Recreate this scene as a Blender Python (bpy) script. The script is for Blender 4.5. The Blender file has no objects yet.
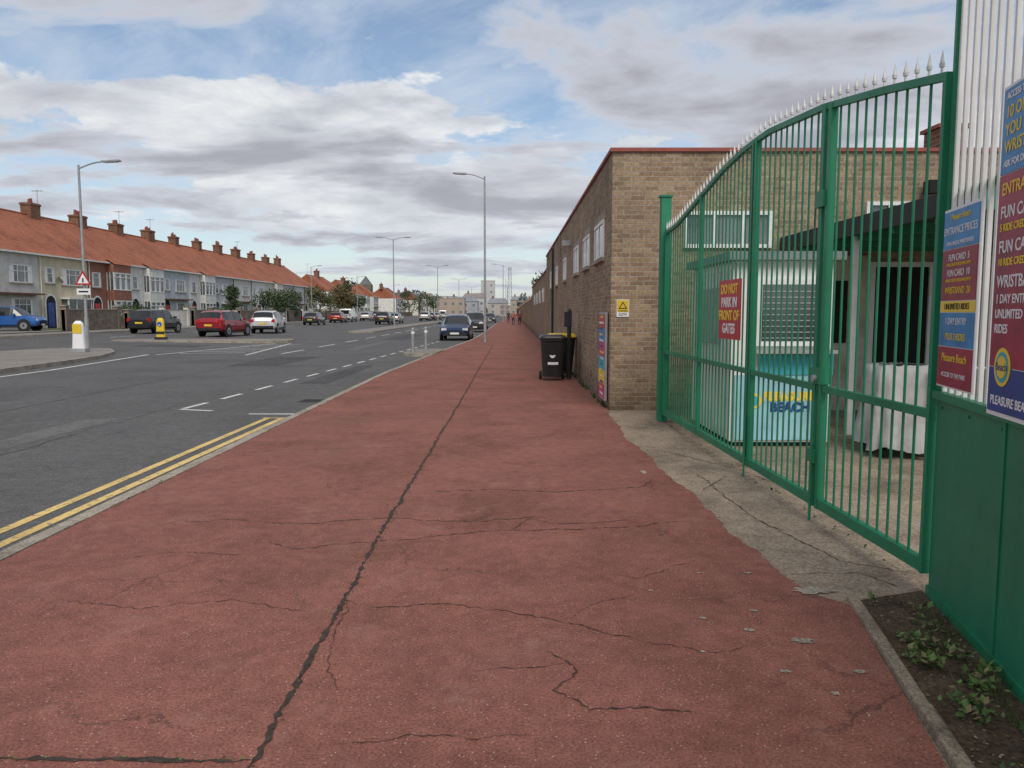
import bpy, math, random
from mathutils import Vector, Matrix
random.seed(7)
R=random.Random(11)
scene=bpy.context.scene
scene.view_settings.view_transform='Standard'
scene.view_settings.look='None'
scene.view_settings.exposure=0
# ------------------------------------------------------------ materials
MATS={}
def newmat(name):
    m=bpy.data.materials.new(name); m.use_nodes=True
    nt=m.node_tree; b=nt.nodes['Principled BSDF']
    return m,nt,b
def N(nt,t,**kw):
    n=nt.nodes.new(t)
    for k,v in kw.items(): setattr(n,k,v)
    return n
def noise(nt,vec,scale,detail=4,rough=.55,dist=0,col=False):
    n=N(nt,'ShaderNodeTexNoise'); n.inputs['Scale'].default_value=scale
    n.inputs['Detail'].default_value=detail; n.inputs['Roughness'].default_value=rough
    n.inputs['Distortion'].default_value=dist
    nt.links.new(vec,n.inputs['Vector']); return n.outputs['Color' if col else 'Fac']
def ramp(nt,fac,stops,interp='LINEAR'):
    r=N(nt,'ShaderNodeValToRGB'); r.color_ramp.interpolation=interp
    els=r.color_ramp.elements
    while len(els)<len(stops): els.new(.5)
    for e,(p,c) in zip(els,stops):
        e.position=p; e.color=(c[0],c[1],c[2],1) if not isinstance(c,(int,float)) else (c,c,c,1)
    nt.links.new(fac,r.inputs['Fac']); return r.outputs['Color']
def mix(nt,a,b,fac,mode='MIX'):
    m=N(nt,'ShaderNodeMix',data_type='RGBA',blend_type=mode)
    for s,v in ((m.inputs[6],a),(m.inputs[7],b)):
        if isinstance(v,tuple): s.default_value=(v[0],v[1],v[2],1)
        else: nt.links.new(v,s)
    if isinstance(fac,(int,float)): m.inputs[0].default_value=fac
    else: nt.links.new(fac,m.inputs[0])
    return m.outputs[2]
def bump(nt,b,h,strength=.3,dist=.01):
    n=N(nt,'ShaderNodeBump'); n.inputs['Strength'].default_value=strength; n.inputs['Distance'].default_value=dist
    nt.links.new(h,n.inputs['Height']); nt.links.new(n.outputs['Normal'],b.inputs['Normal'])
def ocoord(nt):
    return N(nt,'ShaderNodeTexCoord').outputs['Object']
def simple(name,col,rough=.6,metal=0,var=.12,scale=3,spec=.5,coat=0,bmp=0,bscale=40):
    if name in MATS: return MATS[name]
    m,nt,b=newmat(name); oc=ocoord(nt)
    f=noise(nt,oc,scale,4,.6)
    lo=tuple(c*(1-var*1.6) for c in col); hi=tuple(min(1,c*(1+var)) for c in col)
    c=ramp(nt,f,[(.3,lo),(.7,hi)])
    nt.links.new(c,b.inputs['Base Color'])
    b.inputs['Roughness'].default_value=rough; b.inputs['Metallic'].default_value=metal
    b.inputs['Specular IOR Level'].default_value=spec
    b.inputs['Coat Weight'].default_value=coat
    if bmp: bump(nt,b,noise(nt,oc,bscale,5,.6),bmp,.01)
    MATS[name]=m; return m
def asphalt(name,base,speck,rough=.9,speckamt=.5,stain=(.75,1.15),sp_scale=70,stainscale=.6,dirt=None,pale=None,craze=None):
    m,nt,b=newmat(name); oc=ocoord(nt)
    big=noise(nt,oc,stainscale,7,.62,.4)
    col=ramp(nt,big,[(.3,tuple(c*stain[0] for c in base)),(.52,base),(.75,tuple(c*stain[1] for c in base))])
    fine=noise(nt,oc,sp_scale,3,.7)
    f2=ramp(nt,fine,[(.35,.58),(.6,1.2)])
    col=mix(nt,col,f2,1,'MULTIPLY')
    mid=noise(nt,oc,9,6,.7)
    col=mix(nt,col,ramp(nt,mid,[(.3,.76),(.7,1.18)]),1,'MULTIPLY')
    v=N(nt,'ShaderNodeTexVoronoi'); v.inputs['Scale'].default_value=sp_scale*.55
    nt.links.new(oc,v.inputs['Vector'])
    sp=ramp(nt,v.outputs['Distance'],[(.10,1),(.2,0)])
    wn=ramp(nt,v.outputs['Color'],[(1-speckamt-.05,0),(1-speckamt,1)])
    sf=mix(nt,sp,wn,1,'MULTIPLY')
    col=mix(nt,col,speck,sf)
    if dirt:
        d=ramp(nt,noise(nt,oc,.35,8,.7,.8),[(.53,0),(.72,.6)])
        col=mix(nt,col,dirt,d)
    if pale:
        d=ramp(nt,noise(nt,oc,2.2,9,.75,.3),[(.55,0),(.72,.55)])
        col=mix(nt,col,pale,d)
    if craze:
        vm=N(nt,'ShaderNodeVectorMath',operation='MULTIPLY_ADD'); nt.links.new(noise(nt,oc,2.5,6,.7,col=True),vm.inputs[0]); vm.inputs[1].default_value=(.55,.55,0); nt.links.new(oc,vm.inputs[2])
        v2=N(nt,'ShaderNodeTexVoronoi',feature='DISTANCE_TO_EDGE'); v2.inputs['Scale'].default_value=.8; nt.links.new(vm.outputs[0],v2.inputs['Vector'])
        ln=ramp(nt,v2.outputs['Distance'],[(.0015,1),(.0055,0)])
        mk=ramp(nt,noise(nt,oc,.8,4,.6),[(.5,0),(.58,.8)])
        col=mix(nt,col,craze,mix(nt,ln,mk,1,'MULTIPLY'))
    nt.links.new(col,b.inputs['Base Color']); b.inputs['Roughness'].default_value=rough
    b.inputs['Specular IOR Level'].default_value=.2
    bump(nt,b,fine,.5,.006)
    return m
M_red=asphalt('red_tarmac',(.268,.112,.086),(.52,.37,.31),speckamt=.38,sp_scale=85,stainscale=.9,stain=(.72,1.2),dirt=(.185,.098,.080),pale=(.34,.19,.155),craze=(.07,.04,.034))
M_road=asphalt('road_asphalt',(.128,.127,.126),(.25,.25,.24),speckamt=.3,stain=(.78,1.15),sp_scale=60,stainscale=.35,dirt=(.10,.10,.10),craze=(.05,.05,.05))
M_conc=asphalt('yard_concrete',(.33,.262,.195),(.48,.42,.35),speckamt=.15,stain=(.5,1.25),sp_scale=50,stainscale=1.2,dirt=(.17,.135,.10),pale=(.42,.35,.28))
M_kerb=asphalt('kerb_concrete',(.38,.335,.275),(.5,.46,.4),speckamt=.2,stain=(.6,1.15),sp_scale=60,stainscale=2.5)
M_edge=asphalt('edging_concrete',(.30,.25,.185),(.45,.4,.33),speckamt=.2,stain=(.5,1.2),sp_scale=60,stainscale=4,dirt=(.12,.10,.06))
M_pave=asphalt('paving',(.27,.25,.225),(.35,.35,.34),speckamt=.1,stain=(.8,1.12),sp_scale=30)
M_ground=simple('ground_mat',(.11,.12,.07),.95,var=.3,scale=.05)
M_soil=asphalt('soil',(.11,.078,.052),(.28,.23,.17),speckamt=.3,stain=(.5,1.4),sp_scale=40,stainscale=4)
M_crack=simple('crack_dark',(.05,.036,.028),.95,var=.4,scale=20)
M_crack2=simple('crack_fine',(.075,.040,.033),.95,var=.5,scale=9)
def paintmat(name,col):
    m,nt,b=newmat(name); oc=ocoord(nt)
    wear=noise(nt,oc,14,7,.75); 
    f=ramp(nt,wear,[(.36,0),(.48,1)])
    c=mix(nt,(.14,.14,.135),mix(nt,col,ramp(nt,noise(nt,oc,1.5,4),[(.3,.75),(.7,1.05)]),1,'MULTIPLY'),f)
    nt.links.new(c,b.inputs['Base Color']); b.inputs['Roughness'].default_value=.8; return m
M_yel=paintmat('yellow_line_paint',(.78,.56,.20)); M_wline=paintmat('white_line_paint',(.72,.72,.70))
def brickmat(name,c1,c2,mortar,var=.3):
    m,nt,b=newmat(name)
    g=N(nt,'ShaderNodeNewGeometry').outputs['Position']
    s=N(nt,'ShaderNodeSeparateXYZ'); nt.links.new(g,s.inputs[0])
    a=N(nt,'ShaderNodeMath',operation='ADD'); nt.links.new(s.outputs[0],a.inputs[0]); nt.links.new(s.outputs[1],a.inputs[1])
    c=N(nt,'ShaderNodeCombineXYZ'); nt.links.new(a.outputs[0],c.inputs[0]); nt.links.new(s.outputs[2],c.inputs[1])
    br=N(nt,'ShaderNodeTexBrick'); nt.links.new(c.outputs[0],br.inputs['Vector'])
    br.inputs['Scale'].default_value=1; br.inputs['Brick Width'].default_value=.225; br.inputs['Row Height'].default_value=.075
    br.inputs['Mortar Size'].default_value=.008; br.inputs['Mortar Smooth'].default_value=.2
    br.inputs['Color1'].default_value=(*c1,1); br.inputs['Color2'].default_value=(*c2,1); br.inputs['Mortar'].default_value=(*mortar,1)
    col=mix(nt,br.outputs['Color'],ramp(nt,noise(nt,g,.7,8,.65),[(.3,.66),(.7,1.15)]),1,'MULTIPLY')
    col=mix(nt,col,ramp(nt,noise(nt,g,22,3,.7),[(.3,1-var),(.7,1+var*.5)]),1,'MULTIPLY')
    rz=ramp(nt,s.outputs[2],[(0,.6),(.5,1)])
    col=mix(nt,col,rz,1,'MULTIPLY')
    nt.links.new(col,b.inputs['Base Color']); b.inputs['Roughness'].default_value=.9; b.inputs['Specular IOR Level'].default_value=.2
    inv=N(nt,'ShaderNodeMath',operation='SUBTRACT'); inv.inputs[0].default_value=1; nt.links.new(br.outputs['Fac'],inv.inputs[1])
    bump(nt,b,inv.outputs[0],.6,.01); return m
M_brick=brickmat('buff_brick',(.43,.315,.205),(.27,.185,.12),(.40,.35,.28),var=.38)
M_rbrick=brickmat('red_brick',(.30,.12,.07),(.2,.08,.05),(.3,.26,.2))
M_coping=simple('red_coping',(.30,.08,.06),.7,var=.2)
def greenm(name,col):
    m,nt,b=newmat(name); oc=ocoord(nt)
    f=noise(nt,oc,1.2,7,.7); c=ramp(nt,f,[(.3,tuple(x*.72 for x in col)),(.7,tuple(x*1.15 for x in col))])
    rust=ramp(nt,noise(nt,oc,7,9,.75),[(.66,0),(.73,.6)])
    c=mix(nt,c,(.11,.07,.04),rust)
    sc=ramp(nt,noise(nt,oc,26,6,.8),[(.64,0),(.70,.35)])
    c=mix(nt,c,(.20,.34,.26),sc)
    nt.links.new(c,b.inputs['Base Color']); 
    nt.links.new(ramp(nt,noise(nt,oc,3,6,.7),[(.3,.38),(.7,.6)]),b.inputs['Roughness'])
    bump(nt,b,noise(nt,oc,3,4,.5),.12,.02); return m
M_green=greenm('green_gate_paint',(.012,.215,.105)); M_greend=greenm('green_panel_paint',(.014,.20,.105))
M_white=simple('white_paint',(.76,.76,.74),.5,var=.08)
M_spike=simple('spike_grey_white',(.68,.68,.66),.45,var=.1)
M_galv=simple('galvanised_steel',(.38,.39,.39),.5,metal=.35,var=.15)
M_glass=simple('window_glass',(.07,.08,.095),.08,var=.5,scale=1.2,spec=.9)
M_hglass=simple('house_window_glass',(.13,.14,.15),.12,var=.6,scale=.9,spec=.9)
M_glasscar=simple('car_glass',(.015,.018,.02),.05,var=.1,spec=.9)
M_black=simple('black_plastic',(.022,.022,.024),.42,var=.25,scale=6)
M_tyre=simple('tyre_rubber',(.02,.02,.02),.85)
M_alloy=simple('alloy_wheel',(.45,.46,.48),.35,metal=.7)
M_dark=simple('dark_interior',(.012,.012,.013),.9)
M_yelp=simple('yellow_plastic',(.75,.52,.03),.5,var=.08)
M_blues=simple('blue_sign_face',(.02,.11,.48),.4)
M_redl=simple('red_lamp_lens',(.45,.01,.01),.25)
M_clear=simple('headlamp_lens',(.7,.72,.75),.15)
M_plateY=simple('plate_yellow',(.75,.6,.06),.5); M_plateW=simple('plate_white',(.75,.75,.72),.5)
M_redp=simple('poster_red',(.50,.03,.04),.42,var=.1); M_magp=simple('poster_crimson',(.33,.016,.055),.4,var=.25,scale=4)
M_bluep=simple('poster_blue',(.04,.25,.56),.4,var=.2,scale=5); M_navy=simple('poster_navy',(.02,.06,.28),.4,var=.3)
M_teal=simple('teal_paint',(.06,.42,.50),.5,var=.1); M_lblue=simple('light_blue_paint',(.32,.58,.66),.5,var=.15)
M_yelt=simple('text_yellow',(.85,.62,.05),.5,var=.03); M_wht=simple('text_white',(.82,.82,.82),.5,var=.02); M_blkt=simple('text_black',(.02,.02,.02),.5)
M_pink=simple('poster_pink',(.6,.05,.2),.5,var=.3)
def roofmat(name,col):
    m,nt,b=newmat(name); g=N(nt,'ShaderNodeNewGeometry').outputs['Position']
    w=N(nt,'ShaderNodeTexWave',wave_type='BANDS',bands_direction='Z'); w.inputs['Scale'].default_value=1.6; w.inputs['Distortion'].default_value=.3
    nt.links.new(g,w.inputs['Vector'])
    c=ramp(nt,noise(nt,g,.5,8,.7),[(.28,tuple(x*.55 for x in col)),(.5,col),(.75,tuple(x*1.25 for x in col))])
    c=mix(nt,c,ramp(nt,noise(nt,g,4,5,.8),[(.3,.75),(.7,1.15)]),1,'MULTIPLY')
    c=mix(nt,c,ramp(nt,w.outputs['Fac'],[(0,.78),(.3,1)]),1,'MULTIPLY')
    nt.links.new(c,b.inputs['Base Color']); b.inputs['Roughness'].default_value=.85; bump(nt,b,w.outputs['Fac'],.4,.05); return m
M_roof=roofmat('orange_roof_tiles',(.36,.12,.062)); M_roof2=roofmat('brown_roof_tiles',(.22,.10,.06)); M_roof3=roofmat('slate_roof',(.14,.14,.15))

# ------------------------------------------------------------ geometry builder
class G:
    def __init__(s,name,loc=(0,0,0),rot=0):
        s.name=name; s.loc=loc; s.rot=rot; s.parts={}; s.texts=[]
    def P(s,part):
        if part not in s.parts: s.parts[part]=dict(v=[],f=[],m=[],mats=[],sm=[])
        return s.parts[part]
    def add(s,part,mat,verts,faces,smooth=False):
        p=s.P(part); o=len(p['v'])
        if mat not in p['mats']: p['mats'].append(mat)
        mi=p['mats'].index(mat)
        p['v']+= [tuple(v) for v in verts]
        for f in faces: p['f'].append([i+o for i in f]); p['m'].append(mi); p['sm'].append(smooth)
    def box(s,part,mat,x0,x1,y0,y1,z0,z1,M=None):
        v=[(x,y,z) for z in (z0,z1) for y in (y0,y1) for x in (x0,x1)]
        if M is not None: v=[M@Vector(a) for a in v]
        s.add(part,mat,v,[(0,2,3,1),(4,5,7,6),(0,1,5,4),(2,6,7,3),(0,4,6,2),(1,3,7,5)])
    def cyl(s,part,mat,p0,p1,r0,r1=None,n=10,smooth=True,caps=True):
        if r1 is None: r1=r0
        p0=Vector(p0);p1=Vector(p1); d=(p1-p0).normalized()
        a=d.orthogonal().normalized(); b=d.cross(a)
        v=[];f=[]
        for p,r in((p0,r0),(p1,r1)):
            for i in range(n):
                t=2*math.pi*(i+.5)/n; v.append(p+a*(math.cos(t)*r)+b*(math.sin(t)*r))
        for i in range(n): j=(i+1)%n; f.append((i,j,n+j,n+i))
        s.add(part,mat,v,f,smooth)
        if caps:
            s.add(part,mat,v[:n],[tuple(range(n))[::-1]]); s.add(part,mat,v[n:],[tuple(range(n))])
    def text(s,part,mat,body,loc,size,rotz=0,align='CENTER',ext=.0015,sx=1,bold=0):
        s.texts.append((part,mat,body,loc,size,rotz,align,ext,sx,bold))
    def done(s,bevel=None):
        e=bpy.data.objects.new(s.name,None); scene.collection.objects.link(e)
        e.location=s.loc; e.rotation_euler=(0,0,s.rot); e.empty_display_size=.2
        for pn,p in s.parts.items():
            me=bpy.data.meshes.new(pn); me.from_pydata(p['v'],[],p['f'])
            for m in p['mats']: me.materials.append(m)
            me.polygons.foreach_set('material_index',p['m']); me.polygons.foreach_set('use_smooth',p['sm'])
            me.update()
            o=bpy.data.objects.new(pn,me); scene.collection.objects.link(o); o.parent=e
            if bevel and pn in bevel:
                b=o.modifiers.new('b','BEVEL'); b.width=bevel[pn]; b.segments=2; b.limit_method='ANGLE'
        for (pn,mat,body,loc,size,rz,al,ext,sx,bold) in s.texts:
            c=bpy.data.curves.new(pn,'FONT'); c.body=body; c.size=size; c.align_x=al; c.align_y='CENTER'; c.extrude=ext; c.offset=bold; c.resolution_u=3
            t=bpy.data.objects.new('tmp',c); scene.collection.objects.link(t)
            bpy.context.view_layer.update()
            me=bpy.data.meshes.new_from_object(t.evaluated_get(bpy.context.evaluated_depsgraph_get()))
            bpy.data.objects.remove(t)
            me.materials.clear(); me.materials.append(mat)
            o=bpy.data.objects.new(pn,me); scene.collection.objects.link(o); o.parent=e
            o.location=loc; o.rotation_euler=(math.pi/2,0,rz); o.scale=(sx,1,1)
        return e
def single(name,mat,verts,faces,smooth=False):
    me=bpy.data.meshes.new(name); me.from_pydata([tuple(v) for v in verts],[],faces); me.materials.append(mat)
    if smooth: me.polygons.foreach_set('use_smooth',[True]*len(faces))
    o=bpy.data.objects.new(name,me); scene.collection.objects.link(o); return o

# ------------------------------------------------------------ ground
ZR=-.08
def zroad(x):
    if x>-13: return ZR
    return ZR+min(1,(-13-x)/15)*.22
single('ground',M_ground,[(-2500,-1500,-.15),(2500,-1500,-.15),(2500,3000,-.15),(-2500,3000,-.15)],[(0,1,2,3)])
def kerbx(y):
    pts=[(-20,-3.3),(20,-3.3),(30,-2.95),(45,-2.25),(60,-2.1),(700,-2.1)]
    for (a,b),(c,d) in zip(pts,pts[1:]):
        if y<=c: return b+(d-b)*(y-a)/(c-a)
    return -2.1
rv=[];rf=[]
xs=[-28.2,-20,-13,-1.8]
ys=[-15,0,20,30,45,60,120,250,600]
for y in ys:
    for x in xs: rv.append((x,y,zroad(x)))
for i in range(len(ys)-1):
    for j in range(3):
        a=i*4+j; rf.append((a,a+1,a+5,a+4))
single('road',M_road,rv,rf)
g=G('kerb'); 
y=-6.0
while y<110:
    L=.915 if y<60 else 5
    xa,xb=kerbx(y),kerbx(y+L)
    dy=.006 if y<60 else .02
    j=R.uniform(-.004,.004)
    v=[(xa-.135+j,y+dy,-.14),(xa+j,y+dy,-.14),(xb+j,y+L-dy,-.14),(xb-.135+j,y+L-dy,-.14)]
    t=[(p[0]+(.012 if k in(0,3) else 0),p[1],.004+R.uniform(0,.004)) for k,p in enumerate(v)]
    g.add('stones',M_kerb,v+t,[(4,5,6,7),(0,1,5,4),(1,2,6,5),(2,3,7,6),(3,0,4,7)])
    y+=L
g.add('backing',M_crack,[(kerbx(yy)+dx,yy,-.012) for yy in (-6,20,30,45,60,110) for dx in (-.12,.02)],[(2*i,2*i+1,2*i+3,2*i+2) for i in range(5)])
g.done()
def redx(y):
    pts=[(-8,-.55),(0,1.05),(2.4,1.50),(4.1,1.86),(4.3,1.66),(6,1.60),(8.9,1.5),(10,1.46),(12.5,1.56),(13,1.6),(300,1.6)]
    for (a,b),(c,d) in zip(pts,pts[1:]):
        if y<=c: return b+(d-b)*(y-a)/(c-a)
    return 1.6
yy=[-8+i*.04 for i in range(int(20.5/.04))]+[13,16,20,25,30,35,40,45,50,60,80,120,200,400]
v=[];f=[]
for i,y in enumerate(yy):
    jit=(R.uniform(-.012,.012)+.022*math.sin(y*3.1)+.014*math.sin(y*7.7)+.008*math.sin(y*19)) if 4.25<y<12.5 else 0
    v+= [(kerbx(y)+.002,y,0),(redx(y)+jit,y,0)]
for i in range(len(yy)-1): f.append((2*i,2*i+1,2*i+3,2*i+2))
single('pavement',M_red,v,f)
single('concrete_forecourt',M_conc,[(-.8,-8,-.005),(30,-8,-.005),(30,12.6,-.005),(1.2,12.6,-.005)],[(0,1,2,3)])
def blob(cx,cy,rx,ry,n=14,z=.004,s=1):
    rr=random.Random(s); return [(cx+math.cos(2*math.pi*i/n)*rx*rr.uniform(.5,1.2),cy+math.sin(2*math.pi*i/n)*ry*rr.uniform(.5,1.2),z) for i in range(n)]
g=G('worn_patches')
for k,(cx,cy,rx,ry) in enumerate([(1.74,4.3,.12,.06),(1.42,3.62,.06,.04),(1.22,3.3,.03,.015),(1.32,7.6,.03,.1),(1.2,3.75,.03,.02),(1.55,3.3,.03,.02),(1.0,3.9,.02,.015),(1.3,4.0,.025,.02),(.9,3.5,.015,.012),(1.45,4.6,.03,.02),(1.15,4.6,.02,.012),(1.36,3.1,.02,.015),(.8,4.3,.02,.015)]):
    p=blob(cx,cy,rx,ry,s=k,n=22); g.add('patch',M_kerb,p,[tuple(range(22))])
g.done()
def ribbon(g,part,mat,pts,w,z=.0035,step=.05,amp=.02,seed=0,taper=True,jag=.7):
    rr=random.Random(seed)
    P=[Vector((a,b)) for a,b in pts]; samples=[]
    for a,b in zip(P,P[1:]):
        n=max(1,int((b-a).length/step))
        for i in range(n): samples.append(a+(b-a)*(i/n))
    samples.append(P[-1]); N_=len(samples); v=[];f=[]
    ox=0
    for i,s_ in enumerate(samples):
        d=(samples[min(i+1,N_-1)]-samples[max(i-1,0)]).normalized(); n=Vector((-d.y,d.x))
        ox=ox*.88+rr.uniform(-amp,amp)
        ww=w*rr.uniform(.15,1.3)
        if taper: ww*=min(1,(i+1)/6,(N_-i)/6)
        c=s_+n*(ox+rr.uniform(-w,w)*jag*.6); a=c+n*ww/2;b=c-n*ww/2
        v+=[(a.x,a.y,z),(b.x,b.y,z)]
    for i in range(N_-1): f.append((2*i,2*i+1,2*i+3,2*i+2))
    g.add(part,mat,v,f)
g=G('pavement_cracks')
ribbon(g,'joint',M_crack,[(-.92,-2),(-.92,2.57),(-.95,6),(-.93,12),(-.93,40)],.030,amp=.006,seed=1,step=.03,jag=.35)
ribbon(g,'joint',M_crack,[(-3.28,2.66),(-2.2,2.63),(-.93,2.62)],.028,amp=.004,seed=2,step=.03,jag=.35)
def pix(u,v): return ((u-512)/(v-312)*1.607,(765.6-.0932*(v-384))*1.607/(v-312))
def cr(l,w,s,amp=.013): ribbon(g,'crack',M_crack2,[pix(*p) for p in l],w,amp=amp,seed=s,step=.022)
cr([(368,607),(430,604),(500,612),(570,622),(640,640)],.009,3)
cr([(360,607),(345,600),(330,650),(335,690)],.006,4)
cr([(545,652),(575,665),(560,690),(590,710),(640,706),(700,716)],.011,5)
cr([(470,672),(545,668),(580,660)],.006,6)
cr([(270,541),(300,549),(350,543),(420,538),(480,533),(540,531),(620,527),(690,520)],.010,7)
cr([(175,522),(240,520),(300,524),(390,518),(470,523),(545,516)],.009,8)
cr([(505,532),(530,519),(560,524),(640,520)],.010,19)
cr([(425,492),(500,490),(560,492),(640,488),(655,478)],.014,9)
cr([(250,452),(330,449),(420,447),(560,446)],.010,10)
cr([(330,745),(400,735),(470,738),(540,730)],.006,11)
cr([(700,560),(640,580),(600,575)],.005,12)
cr([(370,405),(440,402),(560,404)],.012,13)
cr([(120,560),(180,552),(250,556)],.007,15)
cr([(60,600),(140,610),(230,600),(310,612)],.006,17)
cr([(640,640),(700,652),(760,648)],.006,18)
cr([(480,425),(520,424),(590,428)],.012,20)
cr([(400,390),(450,389),(540,388)],.013,21)
cr([(560,622),(600,600),(640,596)],.005,23)
g.done()
g=G('forecourt_cracks')
for k,l in enumerate([[(660,450),(740,470),(830,500)],[(690,470),(760,520),(840,560),(915,575)],[(610,425),(700,426)],[(780,575),(860,572),(915,590)],[(725,476),(700,492)]]):
    ribbon(g,'crack',M_soil,[pix(*p) for p in l],.011,z=.0005,amp=.012,seed=30+k,step=.03)
g.done()
single('soil_verge',M_soil,[(1.93,4.15,.004),(2.36,4.3,.004),(1.36,-.6,.004),(.95,-.6,.004)],[(0,3,2,1)])
g=G('edging_kerb')
P0=Vector((1.90,4.17));d=Vector((-.196,-.98)).normalized();n=Vector((-d.y,d.x))
for i in range(8):
    a=P0+d*(i*.62); b=P0+d*(i*.62+.612); w=.030
    vs=[];
    for z in (-.03,.040+R.uniform(-.010,.008)):
        for p in (a-n*w,a+n*w,b+n*w,b-n*w): vs.append((p.x+R.uniform(-.004,.004),p.y,z+R.uniform(-.003,.003)))
    g.add('edging',M_edge,vs,[(4,5,6,7),(0,1,5,4),(1,2,6,5),(2,3,7,6),(3,0,4,7)])
g.done(bevel={'edging':.01})
M_leaf=simple('weed_leaf',(.10,.18,.04),.6,var=.4,scale=12); M_leafd=simple('leaf_dark',(.035,.06,.018),.7,var=.5,scale=2); M_leafa=simple('leaf_autumn',(.16,.10,.03),.7,var=.4,scale=2)
M_dry=simple('dry_grass',(.26,.21,.11),.8,var=.3)
def leafquad(g,part,mat,c,s,rr,up=.5):
    d=Vector((rr.uniform(-1,1),rr.uniform(-1,1),rr.uniform(-.2,up))).normalized(); a=d.cross(Vector((rr.uniform(-.3,.3),rr.uniform(-.3,.3),1))).normalized()*s*.32
    c=Vector(c); g.add(part,mat,[c,c+d*s*.5+a,c+d*s,c+d*s*.5-a],[(0,1,2,3)])
g=G('weeds')
for k in range(34):
    t=R.uniform(.0,3.0)
    base=Vector((2.12,4.1))+d*t+n*R.uniform(-.15,.15)
    m=34 if 0.3<t<1.4 else 7
    for j in range(m): leafquad(g,'leaves',M_leaf if R.random()<.75 else M_dry,(base.x+R.gauss(0,.035),base.y+R.gauss(0,.035),R.uniform(.01,.06)),R.uniform(.015,.05),R,1)
for k in range(60):
    t=R.uniform(.0,3.0); base=Vector((2.18,4.1))+d*t+n*R.uniform(-.05,.15)
    for j in range(6):
        q=Vector((base.x+R.gauss(0,.02),base.y+R.gauss(0,.02),.005)); tp=q+Vector((R.uniform(-.05,.05),R.uniform(-.05,.05),R.uniform(.04,.12)))
        g.add('grass_blades',M_leaf if j%2 else M_dry,[q,q+Vector((.004,.002,0)),tp],[(0,1,2)])
for k in range(700):
    t=R.uniform(-.1,4); base=Vector((2.10,4.15))+d*t+n*R.uniform(-.19,.2)
    leafquad(g,'litter',[M_dry,M_leafa,M_kerb][k%3],(base.x,base.y,.010),R.uniform(.005,.022),R,.15)
for k in range(120):
    y=R.uniform(12.8,36); x=1.57-abs(R.gauss(0,.03))
    for j in range(3): leafquad(g,'wall_weeds',M_leafd,(x,y,.0),R.uniform(.03,.1),R,2)
for k in range(240):
    y=R.uniform(2.0,11); leafquad(g,'joint_moss',M_leafd,(-.925+R.gauss(0,.006),y,.002),R.uniform(.008,.02),R,.3)
for k in range(140):
    x=R.uniform(-3.2,-.95); leafquad(g,'joint_moss',M_leafd if k%2 else M_leaf,(x,2.625+R.gauss(0,.008),.002),R.uniform(.008,.02),R,.3)
for k in range(260):
    y=R.uniform(3,30); leafquad(g,'kerb_weeds',M_leafd if k%3 else M_dry,(kerbx(y)+R.gauss(0.01,.012),y,.003),R.uniform(.01,.035),R,.6)
for k in range(90):
    t=R.uniform(0,1); y=4.4+t*6.6; leafquad(g,'gate_weeds',M_leafd if k%2 else M_leaf,(2.42-t*.2+R.gauss(0,.02),y,.0),R.uniform(.01,.04),R,.8)
g.done()
g=G('litter_debris')
for k in range(300):
    y=R.uniform(2.2,14); x=R.uniform(-3.2,1.4); s=R.uniform(.003,.009)
    if R.random()<.45: x=1.45-abs(R.gauss(0,.25))
    leafquad(g,'grit',M_kerb if k%3 else M_dry,(x,y,.004),s*2,R,.2)
g.done()
# road markings
g=G('road_markings')
def strip(mat,x0,y0,x1,y1,w,z=None):
    a=Vector((x0,y0));b=Vector((x1,y1));dd=(b-a).normalized();nn=Vector((-dd.y,dd.x))*w/2
    q=[a+nn,a-nn,b-nn,b+nn]; g.add('paint',mat,[(p.x,p.y,(zroad(p.x)+.004) if z is None else z) for p in q],[(0,3,2,1)])
for x in(-3.72,-3.95):
    strip(M_yel,x,-6,x,3,.095); strip(M_yel,x,3,x+.07,12.1,.095)
strip(M_yel,-3.58,12.1,-3.95,12.1,.08,z=ZR+.006)
strip(M_wline,-4.35,12.6,-3.6,12.6,.1)
strip(M_wline,-5.75,13.2,-5.1,13.0,.1)
strip(M_wline,-5.72,13.3,-5.66,14.2,.1)
y=14.8
while y<44:
    x=lambda t:-5.62+(t-14.8)*.05
    strip(M_wline,x(y),y,x(y+.95),y+.95,.1); y+=1.75
strip(M_wline,-13.0,6,-13.3,22,.12); strip(M_wline,-13.3,22,-14.2,30,.12)
for i in range(16):
    y=31+i*6; strip(M_wline,-9.3,y,-9.25,y+3.2,.12)
for i in range(7):
    y=31+i*1.4; strip(M_wline,-13.4,y,-11.0,y+.8,.13)
strip(M_wline,-10.4,30,-11.8,41,.12); strip(M_wline,-13.9,30,-12.6,41,.12)
for i in range(10):
    strip(M_wline,-24,46+i*6,-24,49+i*6,.12)
g.done()
g=G('road_repairs')
M_tar=asphalt('tar_patch',(.09,.09,.092),(.16,.16,.16),speckamt=.1,sp_scale=60)
M_tar2=asphalt('light_patch',(.16,.157,.152),(.26,.26,.25),speckamt=.2,sp_scale=60)
for k,(x0,x1,y0,y1,m) in enumerate([(-4.9,-4.3,18,24,M_tar),(-8.8,-7.2,24,29,M_tar),(-6.8,-6.3,5,12,M_tar2),(-18,-15,36,38.5,M_tar),(-8,-6.5,46,58,M_tar),(-7.4,-6.9,34,44,M_tar2)]):
    j=[R.uniform(-.15,.15) for _ in range(8)]
    g.add('patch',m,[(x0+j[0],y0+j[1],zroad(x0)+.002),(x1+j[2],y0+j[3],zroad(x1)+.002),(x1+j[4],y1+j[5],zroad(x1)+.002),(x0+j[6],y1+j[7],zroad(x0)+.002)],[(0,1,2,3)])
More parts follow.
